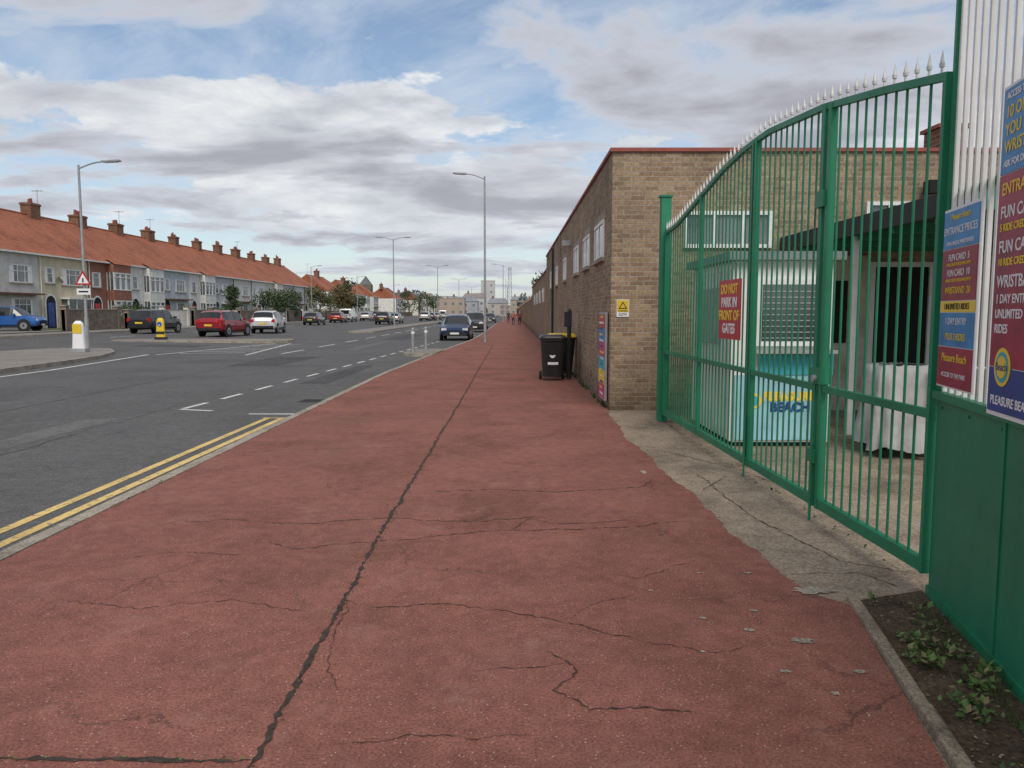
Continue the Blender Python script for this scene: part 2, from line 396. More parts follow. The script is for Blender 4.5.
ribbon(g,'seam',M_crack,[(-8.6,2),(-8.7,30),(-8.4,70)],.03,z=ZR+.003,amp=.004,seed=50)
ribbon(g,'seam',M_crack,[(-6.1,4),(-6.0,14)],.015,z=ZR+.003,amp=.02,seed=51)
ribbon(g,'seam',M_crack,[(-12,17),(-8,18),(-4,17.5)],.015,z=ZR+.003,amp=.02,seed=52)
g.done()
g=G('road_drain',(-3.80,14.5,ZR+.002)); g.box('frame',M_tar,-.22,.22,-.24,.24,0,.004)
for k in range(6): g.box('slots',M_dark,-.17,.17,-.19+k*.065,-.16+k*.065,.004,.006)
g.done()
def island(name,pts,top,mat=M_pave):
    g=G(name); n=len(pts)
    cx=sum(p[0] for p in pts)/n; cy=sum(p[1] for p in pts)/n
    out=[(x,y,-.14) for x,y in pts]+[(x,y,top) for x,y in pts]
    g.add('kerb',M_kerb,out,[(i,(i+1)%n,n+(i+1)%n,n+i) for i in range(n)])
    inn=[]
    for x,y in pts:
        dd=Vector((cx-x,cy-y)).normalized()*.15; inn.append((x+dd.x,y+dd.y,top))
    g.add('kerb',M_kerb,out[n:]+inn,[(i,(i+1)%n,n+(i+1)%n,n+i) for i in range(n)])
    g.add('surface',mat,[(a,b,top-.004) for a,b,_ in inn],[tuple(range(n))])
    g.done()
def rr_poly(x0,x1,y0,y1,r,n=5):
    p=[]
    for cx,cy,a0 in((x1-r,y0+r,-90),(x1-r,y1-r,0),(x0+r,y1-r,90),(x0+r,y0+r,180)):
        for i in range(n+1):
            a=math.radians(a0+90*i/n); p.append((cx+r*math.cos(a),cy+r*math.sin(a)))
    return p
island('traffic_island',[(-13.6,6),(-13.7,14),(-13.8,20),(-14.2,24.5),(-14.7,27.5),(-15.6,30.2),(-17,32.6),(-18.5,33.6),(-19.8,33),(-20.4,30),(-20.4,6)],.06)
island('traffic_island',rr_poly(-22,-12.2,41,44.5,1.6),.07)
island('traffic_island',rr_poly(-13.5,-11.2,62,130,1.0),.04)
island('traffic_island',rr_poly(-4.2,-2.9,29.0,33,.6),.04)
single('far_pavement',M_pave,[(-31,-15,.26),(-28.3,-15,.26),(-28.3,600,.26),(-31,600,.26)],[(0,1,2,3)])
g=G('far_kerb'); g.box('kerb',M_kerb,-28.3,-28.15,-15,600,-.1,.255); g.done()
M_grass=simple('front_garden_grass',(.10,.12,.045),.95,var=.35,scale=.6)
single('gardens',M_grass,[(-80,-15,.30),(-31,-15,.30),(-31,600,.30),(-80,600,.30)],[(0,1,2,3)])
single('driveway',M_pave,[(-37,45,.304),(-30.9,45,.304),(-30.9,55.5,.304),(-37,55.5,.304)],[(0,1,2,3)])

# ------------------------------------------------------------ houses
def window(g,part,y0,y1,z0,z1,x=0,mull=2,bar=True):
    g.box(part,M_white,x-.02,x+.06,y0,y1,z0,z0+.08); g.box(part,M_white,x-.02,x+.06,y0,y1,z1-.08,z1)
    for i in range(mull+1):
        yy=y0+(y1-y0-.07)*i/mull; g.box(part,M_white,x-.02,x+.057,yy,yy+.07,z0+.08,z1-.08)
    g.box(part+'_glass',M_hglass,x-.02,x+.02,y0+.05,y1-.05,z0+.06,z1-.06)
    g.box('curtains',M_wht,x+.019,x+.025,y0+.09,y0+.09+(y1-y0)*R.uniform(.1,.2),z0+.09,z1-.09); g.box('curtains',M_wht,x+.019,x+.025,y1-.09-(y1-y0)*R.uniform(.08,.2),y1-.09,z0+.09,z1-.09)
    if bar: g.box(part,M_white,x-.02,x+.05,y0+.07,y1-.07,z1-.5,z1-.45)
    g.box(part,M_kerb,x-.02,x+.12,y0-.08,y1+.08,z0-.1,z0-.003)
cols=[(.68,.65,.58),(.50,.51,.53),(.62,.55,.40),(.74,.73,.70),(.30,.13,.09),(.58,.57,.54),(.70,.68,.65),(.50,.55,.60),(.66,.62,.50),(.76,.75,.72),(.5,.47,.43)]
wallm=[simple('render_%d'%i,c,.85,var=.12,scale=1.2,bmp=.3) for i,c in enumerate(cols)]
def house(x,y,w,eave,ridge,wm,kind,roof=M_roof,depth=9,chim=True,hip=False,z=.3):
    g=G('terraced_house',(x,y,z))
    g.box('walls',wm,-depth,0,.01,w-.01,0,eave)
    o=.35; A=(o,0,eave-.12);B=(o,w,eave-.12);C=(-depth/2,w,ridge);D=(-depth/2,0,ridge);E=(-depth-o,0,eave-.12);F=(-depth-o,w,eave-.12)
    if hip: C=(-depth/2,w-3,ridge)
    g.add('roof',roof,[A,B,C,D,E,F],[(0,1,2,3),(3,2,5,4),(0,3,4),(1,5,2)])
    g.add('gable_fill',wm,[(0,.02,eave),(-depth,.02,eave),(-depth/2,.02,ridge-.15)],[(0,2,1)])
    g.box('gutter',M_white,o-.02,o+.09,0,w,eave-.22,eave-.1)
    g.box('soffit',M_white,0,o-.02,0,w,eave-.2,eave-.15)
    g.cyl('downpipe',M_black if kind%2 else M_white,(.1,.15,.1),(.1,.15,eave-.2),.045,n=6)
    g.cyl('ridge_tiles',roof,(-depth/2,0,ridge),(-depth/2,w if not hip else w-3,ridge),.1,n=6)
    if chim:
        ch=R.uniform(.7,1.25); cz=ridge+ch; cy=R.uniform(-.3,.3); cl=R.uniform(.5,.8)
        g.box('chimney',M_rbrick,-depth/2-.45,-depth/2+.45,cy-cl,cy+cl,ridge-.7,cz)
        g.box('chimney',M_rbrick,-depth/2-.52,-depth/2+.52,cy-cl-.07,cy+cl+.07,cz-.2,cz-.05)
        for k in(-.45,-.15,.15,.45):
            if R.random()<.8: g.cyl('chimney_pots',M_coping,(-depth/2,cy+k,cz),(-depth/2,cy+k,cz+R.uniform(.25,.55)),.12,.09,n=8)
    if kind%4==0:
        ax=-depth/2+.1; ay=w*.1; g.cyl('tv_aerial',M_galv,(ax,ay,ridge+.2),(ax,ay,ridge+2.3),.025,n=5); g.cyl('tv_aerial',M_galv,(ax-.5,ay,ridge+2.2),(ax+.5,ay,ridge+2.2),.02,n=5)
        for q in range(5): g.cyl('tv_aerial',M_galv,(ax-.45+q*.22,ay-.25,ridge+2.2),(ax-.45+q*.22,ay+.25,ridge+2.2),.012,n=4)
    if kind%3==0:
        b0,b1=w*.45,w*.9
        g.box('bay',wm,0,.7,b0,b1,0,.9); g.box('bay',wm,0,.7,b0,b1,2.35,3.3); g.box('bay',wm,0,.7,b0,b1,4.9,eave-.25)
        g.add('bay_roof',roof,[(.85,b0-.1,eave-.25),(.85,b1+.1,eave-.25),(0,b1+.1,eave+.3),(0,b0-.1,eave+.3)],[(0,1,2,3)])
        for z0,z1 in((.9,2.35),(3.3,4.9)):
            g.box('bay_glass',M_hglass,0.01,.66,b0+.04,b1-.04,z0,z1)
            for k in range(3):
                yy=b0+(b1-b0)*(k+.0)/3+.12; g.box('curtains',M_wht,.658,.666,yy,yy+.22,z0+.1,z1-.1)
            for k in range(4):
                yy=b0+(b1-b0-.12)*k/3; g.box('bay_frame',M_white,.62,.7,yy,yy+.12,z0,z1)
            g.box('bay_frame',M_white,.63,.72,b0,b1,z1-.45,z1-.38); g.box('bay_frame',M_white,.6,.74,b0-.02,b1+.02,z0-.002,z0+.1); g.box('bay_frame',M_white,.6,.73,b0-.02,b1+.02,z1-.1,z1+.002)
            g.box('bay_frame',M_white,.02,.1,b0-.01,b0+.05,z0,z1); g.box('bay_frame',M_white,.3,.36,b0-.01,b0+.05,z0,z1)
        window(g,'window',w*.1,w*.3,3.5,4.8,mull=1)
    elif kind%3==1:
        window(g,'window',w*.5,w*.88,.95,2.35,mull=3); window(g,'window',w*.5,w*.88,3.5,4.85,mull=3); window(g,'window',w*.12,w*.3,3.6,4.85,mull=1)
        g.box('canopy',M_roof2,0,.7,w*.05,w*.95,2.6,2.72)
    else:
        b0,b1=w*.42,w*.92
        g.box('bay',wm,0,.6,b0,b1,0,.9); g.box('bay_glass',M_hglass,.01,.56,b0+.04,b1-.04,.9,2.35)
        for k in range(4):
            yy=b0+(b1-b0-.12)*k/3; g.box('bay_frame',M_white,.5,.6,yy,yy+.12,.9,2.35)
        g.box('bay_frame',M_white,0,.75,b0-.1,b1+.1,2.35,2.5)
        window(g,'window',w*.45,w*.88,3.5,4.85,mull=3); window(g,'window',w*.12,w*.3,3.6,4.85,mull=1)
    dy=w*.2; dm=[M_redp,M_white,M_navy,M_dark][kind%4]
    n=10; arch=[(.03,dy-.65,.02),(.03,dy+.65,.02)]+[(.03,dy+.65*math.cos(math.pi*k/n),2.0+.6*math.sin(math.pi*k/n)) for k in range(n+1)]
    g.add('porch',M_dark,arch,[tuple(range(len(arch)))])
    for k in range(n):
        a0=math.pi*k/n;a1=math.pi*(k+1)/n
        g.add('porch_arch',M_white,[(.05,dy+.65*math.cos(a0),2+.6*math.sin(a0)),(.05,dy+.8*math.cos(a0),2+.75*math.sin(a0)),(.05,dy+.8*math.cos(a1),2+.75*math.sin(a1)),(.05,dy+.65*math.cos(a1),2+.6*math.sin(a1))],[(0,1,2,3)])
    for s_ in(-.8,.65): g.box('porch_arch',M_white,.03,.055,dy+s_,dy+s_+.15,0,2.0)
    g.box('door',dm,.035,.06,dy-.42,dy+.42,.1,2.05)
    if kind%5==2: g.cyl('satellite_dish',M_galv,(.25,w*.36,3.9),(.3,w*.36+.05,3.93),.3,n=12)
    g.done()
y=32.6;i=0
W=7.0
kinds=[1,0,1,1,2,0,3,4,0,2,1,5,0,2,1,3,0,4]
cidx=[3,5,1,5,2,4,3,7,3,1,6,9,0,5,3,10,2,5]
while y<143:
    house(-37,y,W,5.9,9.6,wallm[cidx[i%18]],kinds[i%18],hip=(y+W>=143)); y+=W;i+=1
for k,(x,y,w) in enumerate([(-38,160,9),(-38,169,9),(-38,186,9),(-38,195,9),(-38,212,8),(-36,240,9),(-36,249,9),(-34,280,9),(-34,289,9)]):
    house(x,y,w,5.6,9.0,wallm[[3,6,0,9,5][k%5]],k,roof=M_roof if k<6 else M_roof2,hip=True,z=.3,chim=(k%2==1))
M_stone=asphalt('rubble_stone',(.20,.165,.13),(.36,.31,.25),speckamt=.35,stain=(.55,1.35),sp_scale=12,stainscale=2)
def gwall(y0,y1,h,m,hedge=False):
    g=G('garden_wall',(-31.1,y0,.26)); L=y1-y0
    g.box('wall',m,-.12,.12,0,L,0,h); g.box('coping',M_kerb,-.16,.16,-.02,L+.02,h+.002,h+.07)
    for yy in(0,L-.4): g.box('pier',m,-.22,.22,yy,yy+.4,0,h+.25); g.box('pier_cap',M_kerb,-.26,.26,yy-.04,yy+.44,h+.252,h+.33)
    if hedge:
        for k in range(int(L*110)):
            p=Vector((-.35+R.gauss(0,.18),R.uniform(.1,L-.1),R.uniform(h-.6,h+.45+.15*math.sin(k)))); s_=R.uniform(.06,.13)
            a=Vector((R.uniform(-1,1),R.uniform(-1,1),R.uniform(-1,1))).normalized()*s_; b=a.orthogonal().normalized()*s_*.6
            g.add('hedge',M_leafd if k%3 else M_leaf,[p-a,p+b,p+a,p-b],[(0,1,2,3)])
    g.done()
k=0
for y0,y1 in[(20,36),(37.5,44.5),(53.5,61),(62.2,67.3),(68.5,74),(75.2,80),(81,87),(88,93.5),(94.6,100),(101,106),(107,113),(114,120),(121,128),(129,140),(150,180),(190,240)]:
    gwall(y0,y1,1.5 if k%3 else 1.25,[M_stone,wallm[3],M_stone,M_stone,wallm[0]][k%5],hedge=(k in(3,6,9,10,12))); k+=1

# ------------------------------------------------------------ trees
def tree(name,x,y,z,h,cr,mat,mat2,seed,trunk=.35,nleaf=1400,conical=False):
    rr=random.Random(seed); g=G(name,(x,y,z))
    M_bark=simple('bark',(.09,.065,.045),.9)
    g.cyl('trunk',M_bark,(0,0,0),(rr.uniform(-.1,.1),0,h*.5),h*.03,h*.018,n=7)
    cl=[]
    for k in range(14):
        a=rr.uniform(0,6.28); t=rr.uniform(trunk,.95); rad=cr*(1-t if conical else math.sqrt(max(.05,1-((t-.62)/.42)**2)))*rr.uniform(.3,.85)
        c=Vector((math.cos(a)*rad,math.sin(a)*rad,h*t)); cl.append((c,cr*rr.uniform(.28,.5)))
        g.cyl('limbs',M_bark,(0,0,h*t*.6),c,h*.01,h*.004,n=5)
    for k in range(nleaf):
        c,r=cl[k%len(cl)]
        v=Vector((rr.gauss(0,1),rr.gauss(0,1),rr.gauss(0,.8))).normalized()*r*rr.uniform(.4,1.05)
        p=c+v; s=h*rr.uniform(.02,.045)
        a=Vector((rr.uniform(-1,1),rr.uniform(-1,1),rr.uniform(-1,1))).normalized()*s; b=a.orthogonal().normalized()*s*.6
        g.add('foliage',mat if rr.random()<.7 else mat2,[p-a,p+b,p+a,p-b],[(0,1,2,3)])
    g.done()
M_lg=simple('leaf_green',(.055,.09,.028),.7,var=.5,scale=1)
tree('evergreen_tree',-32.5,90,.3,4.3,1.6,M_leafd,M_lg,1,trunk=.15,conical=True)
tree('garden_tree',-32,104,.3,4.6,2.6,M_leafd,M_lg,2,trunk=.25)
tree('garden_tree',-32,110,.3,4.2,2.4,M_leafd,M_lg,3,trunk=.25)
tree('garden_tree',-32.5,131,.3,5.2,2.6,M_lg,M_leafa,4)
tree('garden_tree',-33,148,.3,6,3.2,M_leafa,M_lg,5)
tree('garden_shrub',-32.5,66,.3,2.1,1.2,M_leafd,M_lg,6,trunk=.1,nleaf=700)
tree('garden_shrub',-32.4,76,.3,1.9,1.1,M_lg,M_leafd,7,trunk=.1,nleaf=700)
tree('garden_tree',-32,152,.3,7,3.4,M_leafd,M_lg,8)
for k in range(5): tree('street_tree',-30-k*1.5,225+k*38,.3,7+R.uniform(0,2),3.6,M_leafd,M_lg,20+k,nleaf=500)
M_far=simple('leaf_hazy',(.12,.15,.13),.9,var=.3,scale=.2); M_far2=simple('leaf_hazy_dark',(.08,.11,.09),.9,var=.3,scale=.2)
g=G('distant_trees')
rr=random.Random(5)
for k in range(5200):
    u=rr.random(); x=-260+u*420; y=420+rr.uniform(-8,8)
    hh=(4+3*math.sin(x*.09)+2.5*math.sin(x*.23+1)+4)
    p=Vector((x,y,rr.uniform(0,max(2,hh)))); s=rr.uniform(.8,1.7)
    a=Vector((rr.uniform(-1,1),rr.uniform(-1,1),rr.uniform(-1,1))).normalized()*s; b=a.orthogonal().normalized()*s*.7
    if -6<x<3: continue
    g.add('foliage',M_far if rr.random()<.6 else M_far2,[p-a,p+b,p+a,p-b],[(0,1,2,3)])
g.done()
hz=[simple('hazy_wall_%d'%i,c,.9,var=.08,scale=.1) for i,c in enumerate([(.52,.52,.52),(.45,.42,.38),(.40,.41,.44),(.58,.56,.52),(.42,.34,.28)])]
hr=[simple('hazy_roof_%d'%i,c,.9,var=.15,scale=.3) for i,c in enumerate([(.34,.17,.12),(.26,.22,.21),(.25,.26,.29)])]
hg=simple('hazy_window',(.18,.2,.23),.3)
def block(name,x,y,w,d,h,wm,roof=None,rh=2.5,rows=2):
    g=G(name,(x,y,-.1))
    g.box('walls',wm,-w/2,w/2,0,d,0,h)
    if roof:
        g.add('roof',roof,[(-w/2-.3,-.3,h),(w/2+.3,-.3,h),(w/2+.3,d+.3,h),(-w/2-.3,d+.3,h),(-w/2+w*.12,d/2,h+rh),(w/2-w*.12,d/2,h+rh)],[(0,1,5,4),(1,2,5),(2,3,4,5),(3,0,4)])
        g.box('chimney',M_rbrick,-w*.3,-w*.3+.9,d/2-.4,d/2+.4,h+rh-.6,h+rh+1.2)
    else: g.box('parapet',M_kerb,-w/2-.1,w/2+.1,-.1,d+.1,h,h+.3)
    nc=max(2,int(w/3.5))
    for r in range(rows):
        for c in range(nc):
            xx=-w/2+(c+.5)*w/nc; z0=1+r*(h/rows)
            g.box('windows',hg,xx-.6,xx+.6,-.05,.02,z0,z0+1.3)
            g.box('windows_side',hg,w/2-.02,w/2+.05,d*.3,d*.3+1.2,z0,z0+1.3)
    g.done()
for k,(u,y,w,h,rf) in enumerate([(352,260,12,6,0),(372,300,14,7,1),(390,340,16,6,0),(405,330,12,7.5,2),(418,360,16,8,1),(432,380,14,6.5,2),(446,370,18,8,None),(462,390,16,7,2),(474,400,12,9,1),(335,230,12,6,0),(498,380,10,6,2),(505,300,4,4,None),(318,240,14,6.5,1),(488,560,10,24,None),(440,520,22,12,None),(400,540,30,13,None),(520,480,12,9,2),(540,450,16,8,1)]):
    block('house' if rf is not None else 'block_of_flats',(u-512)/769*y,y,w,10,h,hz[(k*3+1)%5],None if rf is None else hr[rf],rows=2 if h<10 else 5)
g=G('church',((366-512)/769*330,330,0)); g.box('tower',M_stone,-2.5,2.5,0,5,0,13); 
g.add('spire',M_roof3,[(-2.6,-.1,13),(2.6,-.1,13),(2.6,5.1,13),(-2.6,5.1,13),(0,2.5,17)],[(0,1,4),(1,2,4),(2,3,4),(3,0,4)])
g.box('nave',M_stone,2.5,16,0,7,0,7); g.add('nave_roof',M_roof3,[(2.5,-.2,7),(16,-.2,7),(16,7.2,7),(2.5,7.2,7),(2.5,3.5,10),(16,3.5,10)],[(0,1,5,4),(1,2,5),(2,3,4,5)])
g.done()
g=G('ride_tower',(-1.5,520,0))
for sx in(-1,1):
    for sy in(-1,1): g.cyl('leg',hz[2],(sx*1.6,sy*1.6,0),(sx*.9,sy*.9,30),.22,.16,n=6)
for k in range(10):
    z=k*3.0; r=1.6-.7*z/30; r2=1.6-.7*(z+3)/30
    g.cyl('brace',hz[2],(-r,-r,z),(r2,-r2,z+3),.12,n=5); g.cyl('brace',hz[2],(r,-r,z),(-r2,-r2,z+3),.12,n=5); g.cyl('brace',hz[2],(-r2,-r2,z+3),(r2,-r2,z+3),.12,n=5)
g.box('head',hz[0],-1.3,1.3,-1.3,1.3,30,31.5)
g.done()

# ------------------------------------------------------------ brick building (right)
BX=1.6; BY=12.5
g=G('brick_building',(0,0,0))
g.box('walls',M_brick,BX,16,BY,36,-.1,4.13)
g.box('coping',M_coping,BX-.04,16.05,BY-.04,36.05,4.132,4.19)
g.box('roof_deck',M_roof3,BX+.3,15.7,BY+.3,35.7,4.19,4.2)
def swin(y0,y1,z0,z1):
    g.box('side_window',M_white,BX-.03,BX+.02,y0,y1,z0,z0+.06); g.box('side_window',M_white,BX-.03,BX+.02,y0,y1,z1-.06,z1)
    for k in range(3):
        yy=y0+(y1-y0-.06)*k/2; g.box('side_window',M_white,BX-.028,BX+.02,yy,yy+.06,z0+.06,z1-.06)
    g.box('side_window_glass',M_hglass,BX-.015,BX+.02,y0+.04,y1-.04,z0+.04,z1-.04)
    g.box('side_window_sill',M_kerb,BX-.07,BX+.02,y0-.06,y1+.06,z0-.07,z0-.002)
    g.box('lintel',M_kerb,BX-.006,BX+.02,y0-.1,y1+.1,z1+.002,z1+.14)
for y0,y1 in[(13.5,14.9),(16.0,17.3),(18.6,19.9),(22.8,24),(27,28.2),(31,32.2)]: swin(y0,y1,2.55,3.2)
g.cyl('downpipe',M_black,(BX-.06,29.5,0),(BX-.06,29.5,4.0),.045,n=8)
for yy in(25.5,29.9,34): g.box('pilaster',M_brick,BX-.03,BX+.02,yy,yy+.33,-.1,4.12)
g.box('wall_light',M_galv,BX-.22,BX-.002,21.2,21.45,3.4,3.55)
for yy in(15.4,17.9,20.6): g.box('air_brick',M_rbrick,BX-.008,BX+.01,yy,yy+.22,.3,.45)
def fwin(x0,x1,z0,z1,m=2,y=BY):
    g.box('front_window',M_white,x0,x1,y-.06,y+.02,z0,z0+.06); g.box('front_window',M_white,x0,x1,y-.06,y+.02,z1-.06,z1)
    for k in range(m+1):
        xx=x0+(x1-x0-.06)*k/m; g.box('front_window',M_white,xx,xx+.06,y-.057,y+.02,z0+.06,z1-.06)
    g.box('front_window_glass',M_hglass,x0+.04,x1-.04,y-.02,y+.02,z0+.04,z1-.04)
fwin(2.75,4.15,2.62,3.2,3); fwin(5.65,6.4,2.85,3.35,2); fwin(7.4,8.4,2.85,3.35,2)
M_cream=simple('cream_render',(.55,.50,.41),.8,var=.2)
g.box('render_panel',M_cream,4.3,5.75,BY-.03,BY-.005,0,2.5)
g.box('render_panel',M_cream,6.78,12,BY-.03,BY-.005,0,2.5)
g.box('side_window_dark',M_dark,4.7,5.4,BY-.05,BY-.031,1.1,2.1)
g.box('door_frame',M_white,5.75,5.83,BY-.06,BY-.002,0,2.4); g.box('door_frame',M_white,6.7,6.78,BY-.06,BY-.002,0,2.4); g.box('door_frame',M_white,5.83,6.7,BY-.06,BY-.002,2.32,2.4)
g.box('doorway',M_dark,5.83,6.7,BY-.02,BY-.002,0,2.32)
g.box('flood_light',M_dark,6.5,6.75,BY-.3,BY-.1,3.45,3.65); g.box('flood_light',M_galv,6.6,6.65,BY-.1,BY-.001,3.5,3.6)
g.box('roof_vent',M_rbrick,7.0,7.45,BY+.4,BY+.9,4.2,4.6); g.box('roof_vent',M_coping,6.95,7.5,BY+.35,BY+.95,4.602,4.66)
g.done()
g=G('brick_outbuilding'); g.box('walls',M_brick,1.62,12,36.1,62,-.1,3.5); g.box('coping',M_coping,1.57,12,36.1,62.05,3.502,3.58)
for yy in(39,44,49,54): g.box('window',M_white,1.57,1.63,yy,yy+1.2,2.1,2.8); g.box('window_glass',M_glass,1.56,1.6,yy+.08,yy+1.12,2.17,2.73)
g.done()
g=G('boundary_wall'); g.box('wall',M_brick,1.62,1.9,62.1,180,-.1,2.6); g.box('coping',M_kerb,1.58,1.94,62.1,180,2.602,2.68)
for k in range(20): g.box('pier',M_brick,1.55,1.98,62.1+k*6,62.5+k*6,-.1,2.9)
g.done()
tree('street_tree',4.5,75,0,5.5,2.6,M_leafd,M_lg,41); tree('street_tree',5,95,0,6,3,M_leafd,M_lg,42)

g=G('entrance_canopy')
M_can=simple('canopy_dark',(.03,.035,.035),.7)
g.box('roof_slab',M_can,4.35,9,7.4,12.44,2.62,2.74); g.box('fascia',M_can,4.28,4.345,7.34,12.44,2.56,2.78); g.box('fascia',M_greend,4.35,9,7.33,7.395,2.56,2.78)
for (x,y) in((4.42,7.6),(4.42,10.0),(4.42,12.2),(6.6,7.6)): g.box('post',M_white,x-.045,x+.045,y-.045,y+.045,0,2.62)
for k in range(5): g.box('joist',M_greend,4.36,8.9,8+k*.9,8.06+k*.9,2.5,2.618)
g.done()
g=G('yard_railing')
for k in range(2): g.cyl('rail',M_galv,(4.5,8.2,.55+k*.45),(7,8.2,.55+k*.45),.022,n=8)
for k in range(6): g.cyl('post',M_galv,(4.5+k*.5,8.2,0),(4.5+k*.5,8.2,1.0),.02,n=8)
g.done()
g=G('covered_trolley',(4.35,8.6,0)); rr=random.Random(3)
n=56;H=[1.02,1.0,.8,.55,.3,.10]
vs=[];fs=[]
for hi,z in enumerate(H):
    for i in range(n):
        a=2*math.pi*i/n; r=.28+(.015*hi)+(.045*hi/4)*(math.sin(a*9+hi*.35)+.5*math.sin(a*17+hi)); 
        if hi==0: r=.22
        sx=max(-1,min(1,math.cos(a)*1.3)); sy=max(-1,min(1,math.sin(a)*1.3))
        vs.append((sx*r*1.0,sy*r,z+rr.uniform(-.01,.01)+(.03*math.sin(a*5) if hi==5 else 0)))
for h in range(len(H)-1):
    for i in range(n): fs.append((h*n+i,h*n+(i+1)%n,(h+1)*n+(i+1)%n,(h+1)*n+i))
fs.append(tuple(range(n)))
g.add('cover',simple('white_fabric',(.5,.5,.49),.9,var=.2),vs,fs,True)
for x in(-.25,.25):
    for y_ in(-.2,.2): g.cyl('wheel',M_tyre,(x-.02,y_,.06),(x+.02,y_,.06),.06,n=10)
g.done()
# kiosk
g=G('ticket_kiosk',(2.62,9.1,0))
kw,kd,kh=1.15,2.0,2.2
g.box('shell',M_white,0,kw,0,kd,.05,kh); g.box('base',M_dark,.03,kw-.03,.03,kd-.03,0,.05)
for k in range(20):
    y=.02+k*(kd-.06)/19; g.box('ribs',M_white,-.02,-.001,y,y+.035,.06,kh-.1)
g.box('roof',simple('kiosk_roof',(.2,.24,.24),.6),-.10,kw+.10,-.12,kd+.1,kh+.002,kh+.10)
g.box('window_frame',M_white,.25,kw-.03,-.05,-.005,1.2,1.98); g.box('window_glass',M_glass,.31,kw-.09,-.055,-.0505,1.26,1.92)
for k in range(9): g.box('blinds',M_galv,.32,kw-.10,-.062,-.057,1.29+k*.068,1.302+k*.068)
g.box('counter',M_galv,.2,kw,-.25,-.005,1.12,1.16)
g.box('teal_panel',M_teal,.3,kw+.02,-.045,-.005,.86,1.1); g.box('blue_panel',M_lblue,.02,kw-.02,-.03,-.005,.08,.855)
g.text('logo',M_yelt,'PLEASURE',(.66,-.035,.6),.14,bold=.008); g.text('logo',M_navy,'BEACH',(.68,-.035,.47),.15,bold=.008)
g.cyl('logo_disc',M_yelt,(.25,-.032,.55),(.25,-.04,.55),.09,n=20); g.cyl('logo_disc',M_teal,(.25,-.041,.55),(.25,-.044,.55),.06,n=20)
g.box('side_hatch',M_galv,-.04,-.021,.5,1.5,1.2,1.9)
g.done()
g=G('picket_fence')
for k in range(22): g.box('pale',M_white,7.3+k*.14,7.38+k*.14,8.9,8.93,.05,1.1)
g.box('rail',M_white,7.3,10.4,8.932,8.96,.3,.38); g.box('rail',M_white,7.3,10.4,8.932,8.96,.8,.88)
g.done()

# ------------------------------------------------------------ gate
A=Vector((2.22,11.2)); B=Vector((2.375,4.28)); dd=(B-A); GL=dd.length; rot=math.atan2(dd.y,dd.x)
def gh(s):
    pts=[(-.2,2.70),(0,2.71),(.6,2.74),(1.2,2.84),(2.0,2.98),(2.8,3.11),(3.5,3.175),(4.1,3.19),(5.3,3.10),(6.2,2.97),(7.2,2.80)]
    for (a,b),(c,d_) in zip(pts,pts[1:]):
        if s<=c: return b+(d_-b)*(s-a)/(c-a)
    return 2.8
g=G('entrance_gate',(A.x,A.y,0),rot)
g.box('gate_post',M_green,-.16,-.02,-.07,.07,0,3.24); g.box('gate_post',M_green,-.18,0,-.09,.09,3.242,3.27)
s=.06
while s<GL-.05:
    g.cyl('bars',M_green,(s,0,.13),(s,0,gh(s)),.0085,n=6); s+=.128
def seg_rail(part,m,z_fn,th,hh,s0=0,s1=GL-.02,n=30,y0=-.02,y1=.02):
    for i in range(n):
        a=s0+(s1-s0)*i/n;b=s0+(s1-s0)*(i+1)/n; za,zb=z_fn(a),z_fn(b)
        v=[(a,y0,za),(a,y1,za),(a,y1,za+hh),(a,y0,za+hh),(b,y0,zb),(b,y1,zb),(b,y1,zb+hh),(b,y0,zb+hh)]
        g.add(part,m,v,[(0,4,5,1),(1,5,6,2),(2,6,7,3),(3,7,4,0),(0,1,2,3),(4,7,6,5)])
seg_rail('top_rail',M_green,gh,0,.045,y0=-.022,y1=.022)
g.box('bottom_rail',M_green,0,5.38,-.025,.025,.11,.185); g.box('bottom_rail',M_green,5.42,GL-.01,-.025,.025,.11,.185)
g.box('mid_rail',M_green,0,5.38,-.02,.02,1.0,1.05); g.box('mid_rail',M_green,5.42,GL-.01,-.02,.02,1.0,1.05)
for s_,w in((.04,.045),(1.9,.035),(3.75,.035),(3.83,.035),(5.33,.055),(5.44,.045),(GL-.03,.03)):
    g.box('stile',M_green,s_-w/2,s_+w/2,-.028,.028,.105,gh(s_)+.03)
g.cyl('drop_bolt',M_green,(3.80,-.045,.0),(3.80,-.045,.6),.010,n=8); g.cyl('drop_bolt',M_green,(5.38,-.045,0),(5.38,-.045,.6),.010,n=8)
g.box('lock_box',M_green,5.30,5.48,-.045,.04,1.06,1.18); g.box('hinge',M_green,5.27,5.42,-.045,.04,2.38,2.5); g.box('hinge',M_green,5.27,5.42,-.045,.04,.45,.55)
g.cyl('padlock',M_galv,(5.40,-.07,1.1),(5.40,-.046,1.1),.028,n=12)
s=.03
while s<GL:
    z=gh(s)+.045
    g.cyl('spikes',M_spike,(s,0,z),(s,0,z+.035),.007,.007,n=6); g.cyl('spikes',M_spike,(s,0,z+.035),(s,0,z+.055),.014,.016,n=6); g.cyl('spikes',M_spike,(s,0,z+.055),(s,0,z+.125),.013,.001,n=6)
    s+=.128
s0=(11.2-8.35);s1=(11.2-7.62)
g.box('notice_board',M_redp,s0,s1,-.05,-.04,1.32,1.93)
for k,t in enumerate(['DO NOT','PARK IN','FRONT OF','GATES']): g.text('notice_text',[M_yelt,M_wht][k%2],t,((s0+s1)/2,-.053,1.83-k*.135),.14,bold=.004)
g.done()
P=Vector((2.385,4.25)); dv=Vector((-.21,-.98)).normalized(); rot2=math.atan2(dv.y,dv.x)
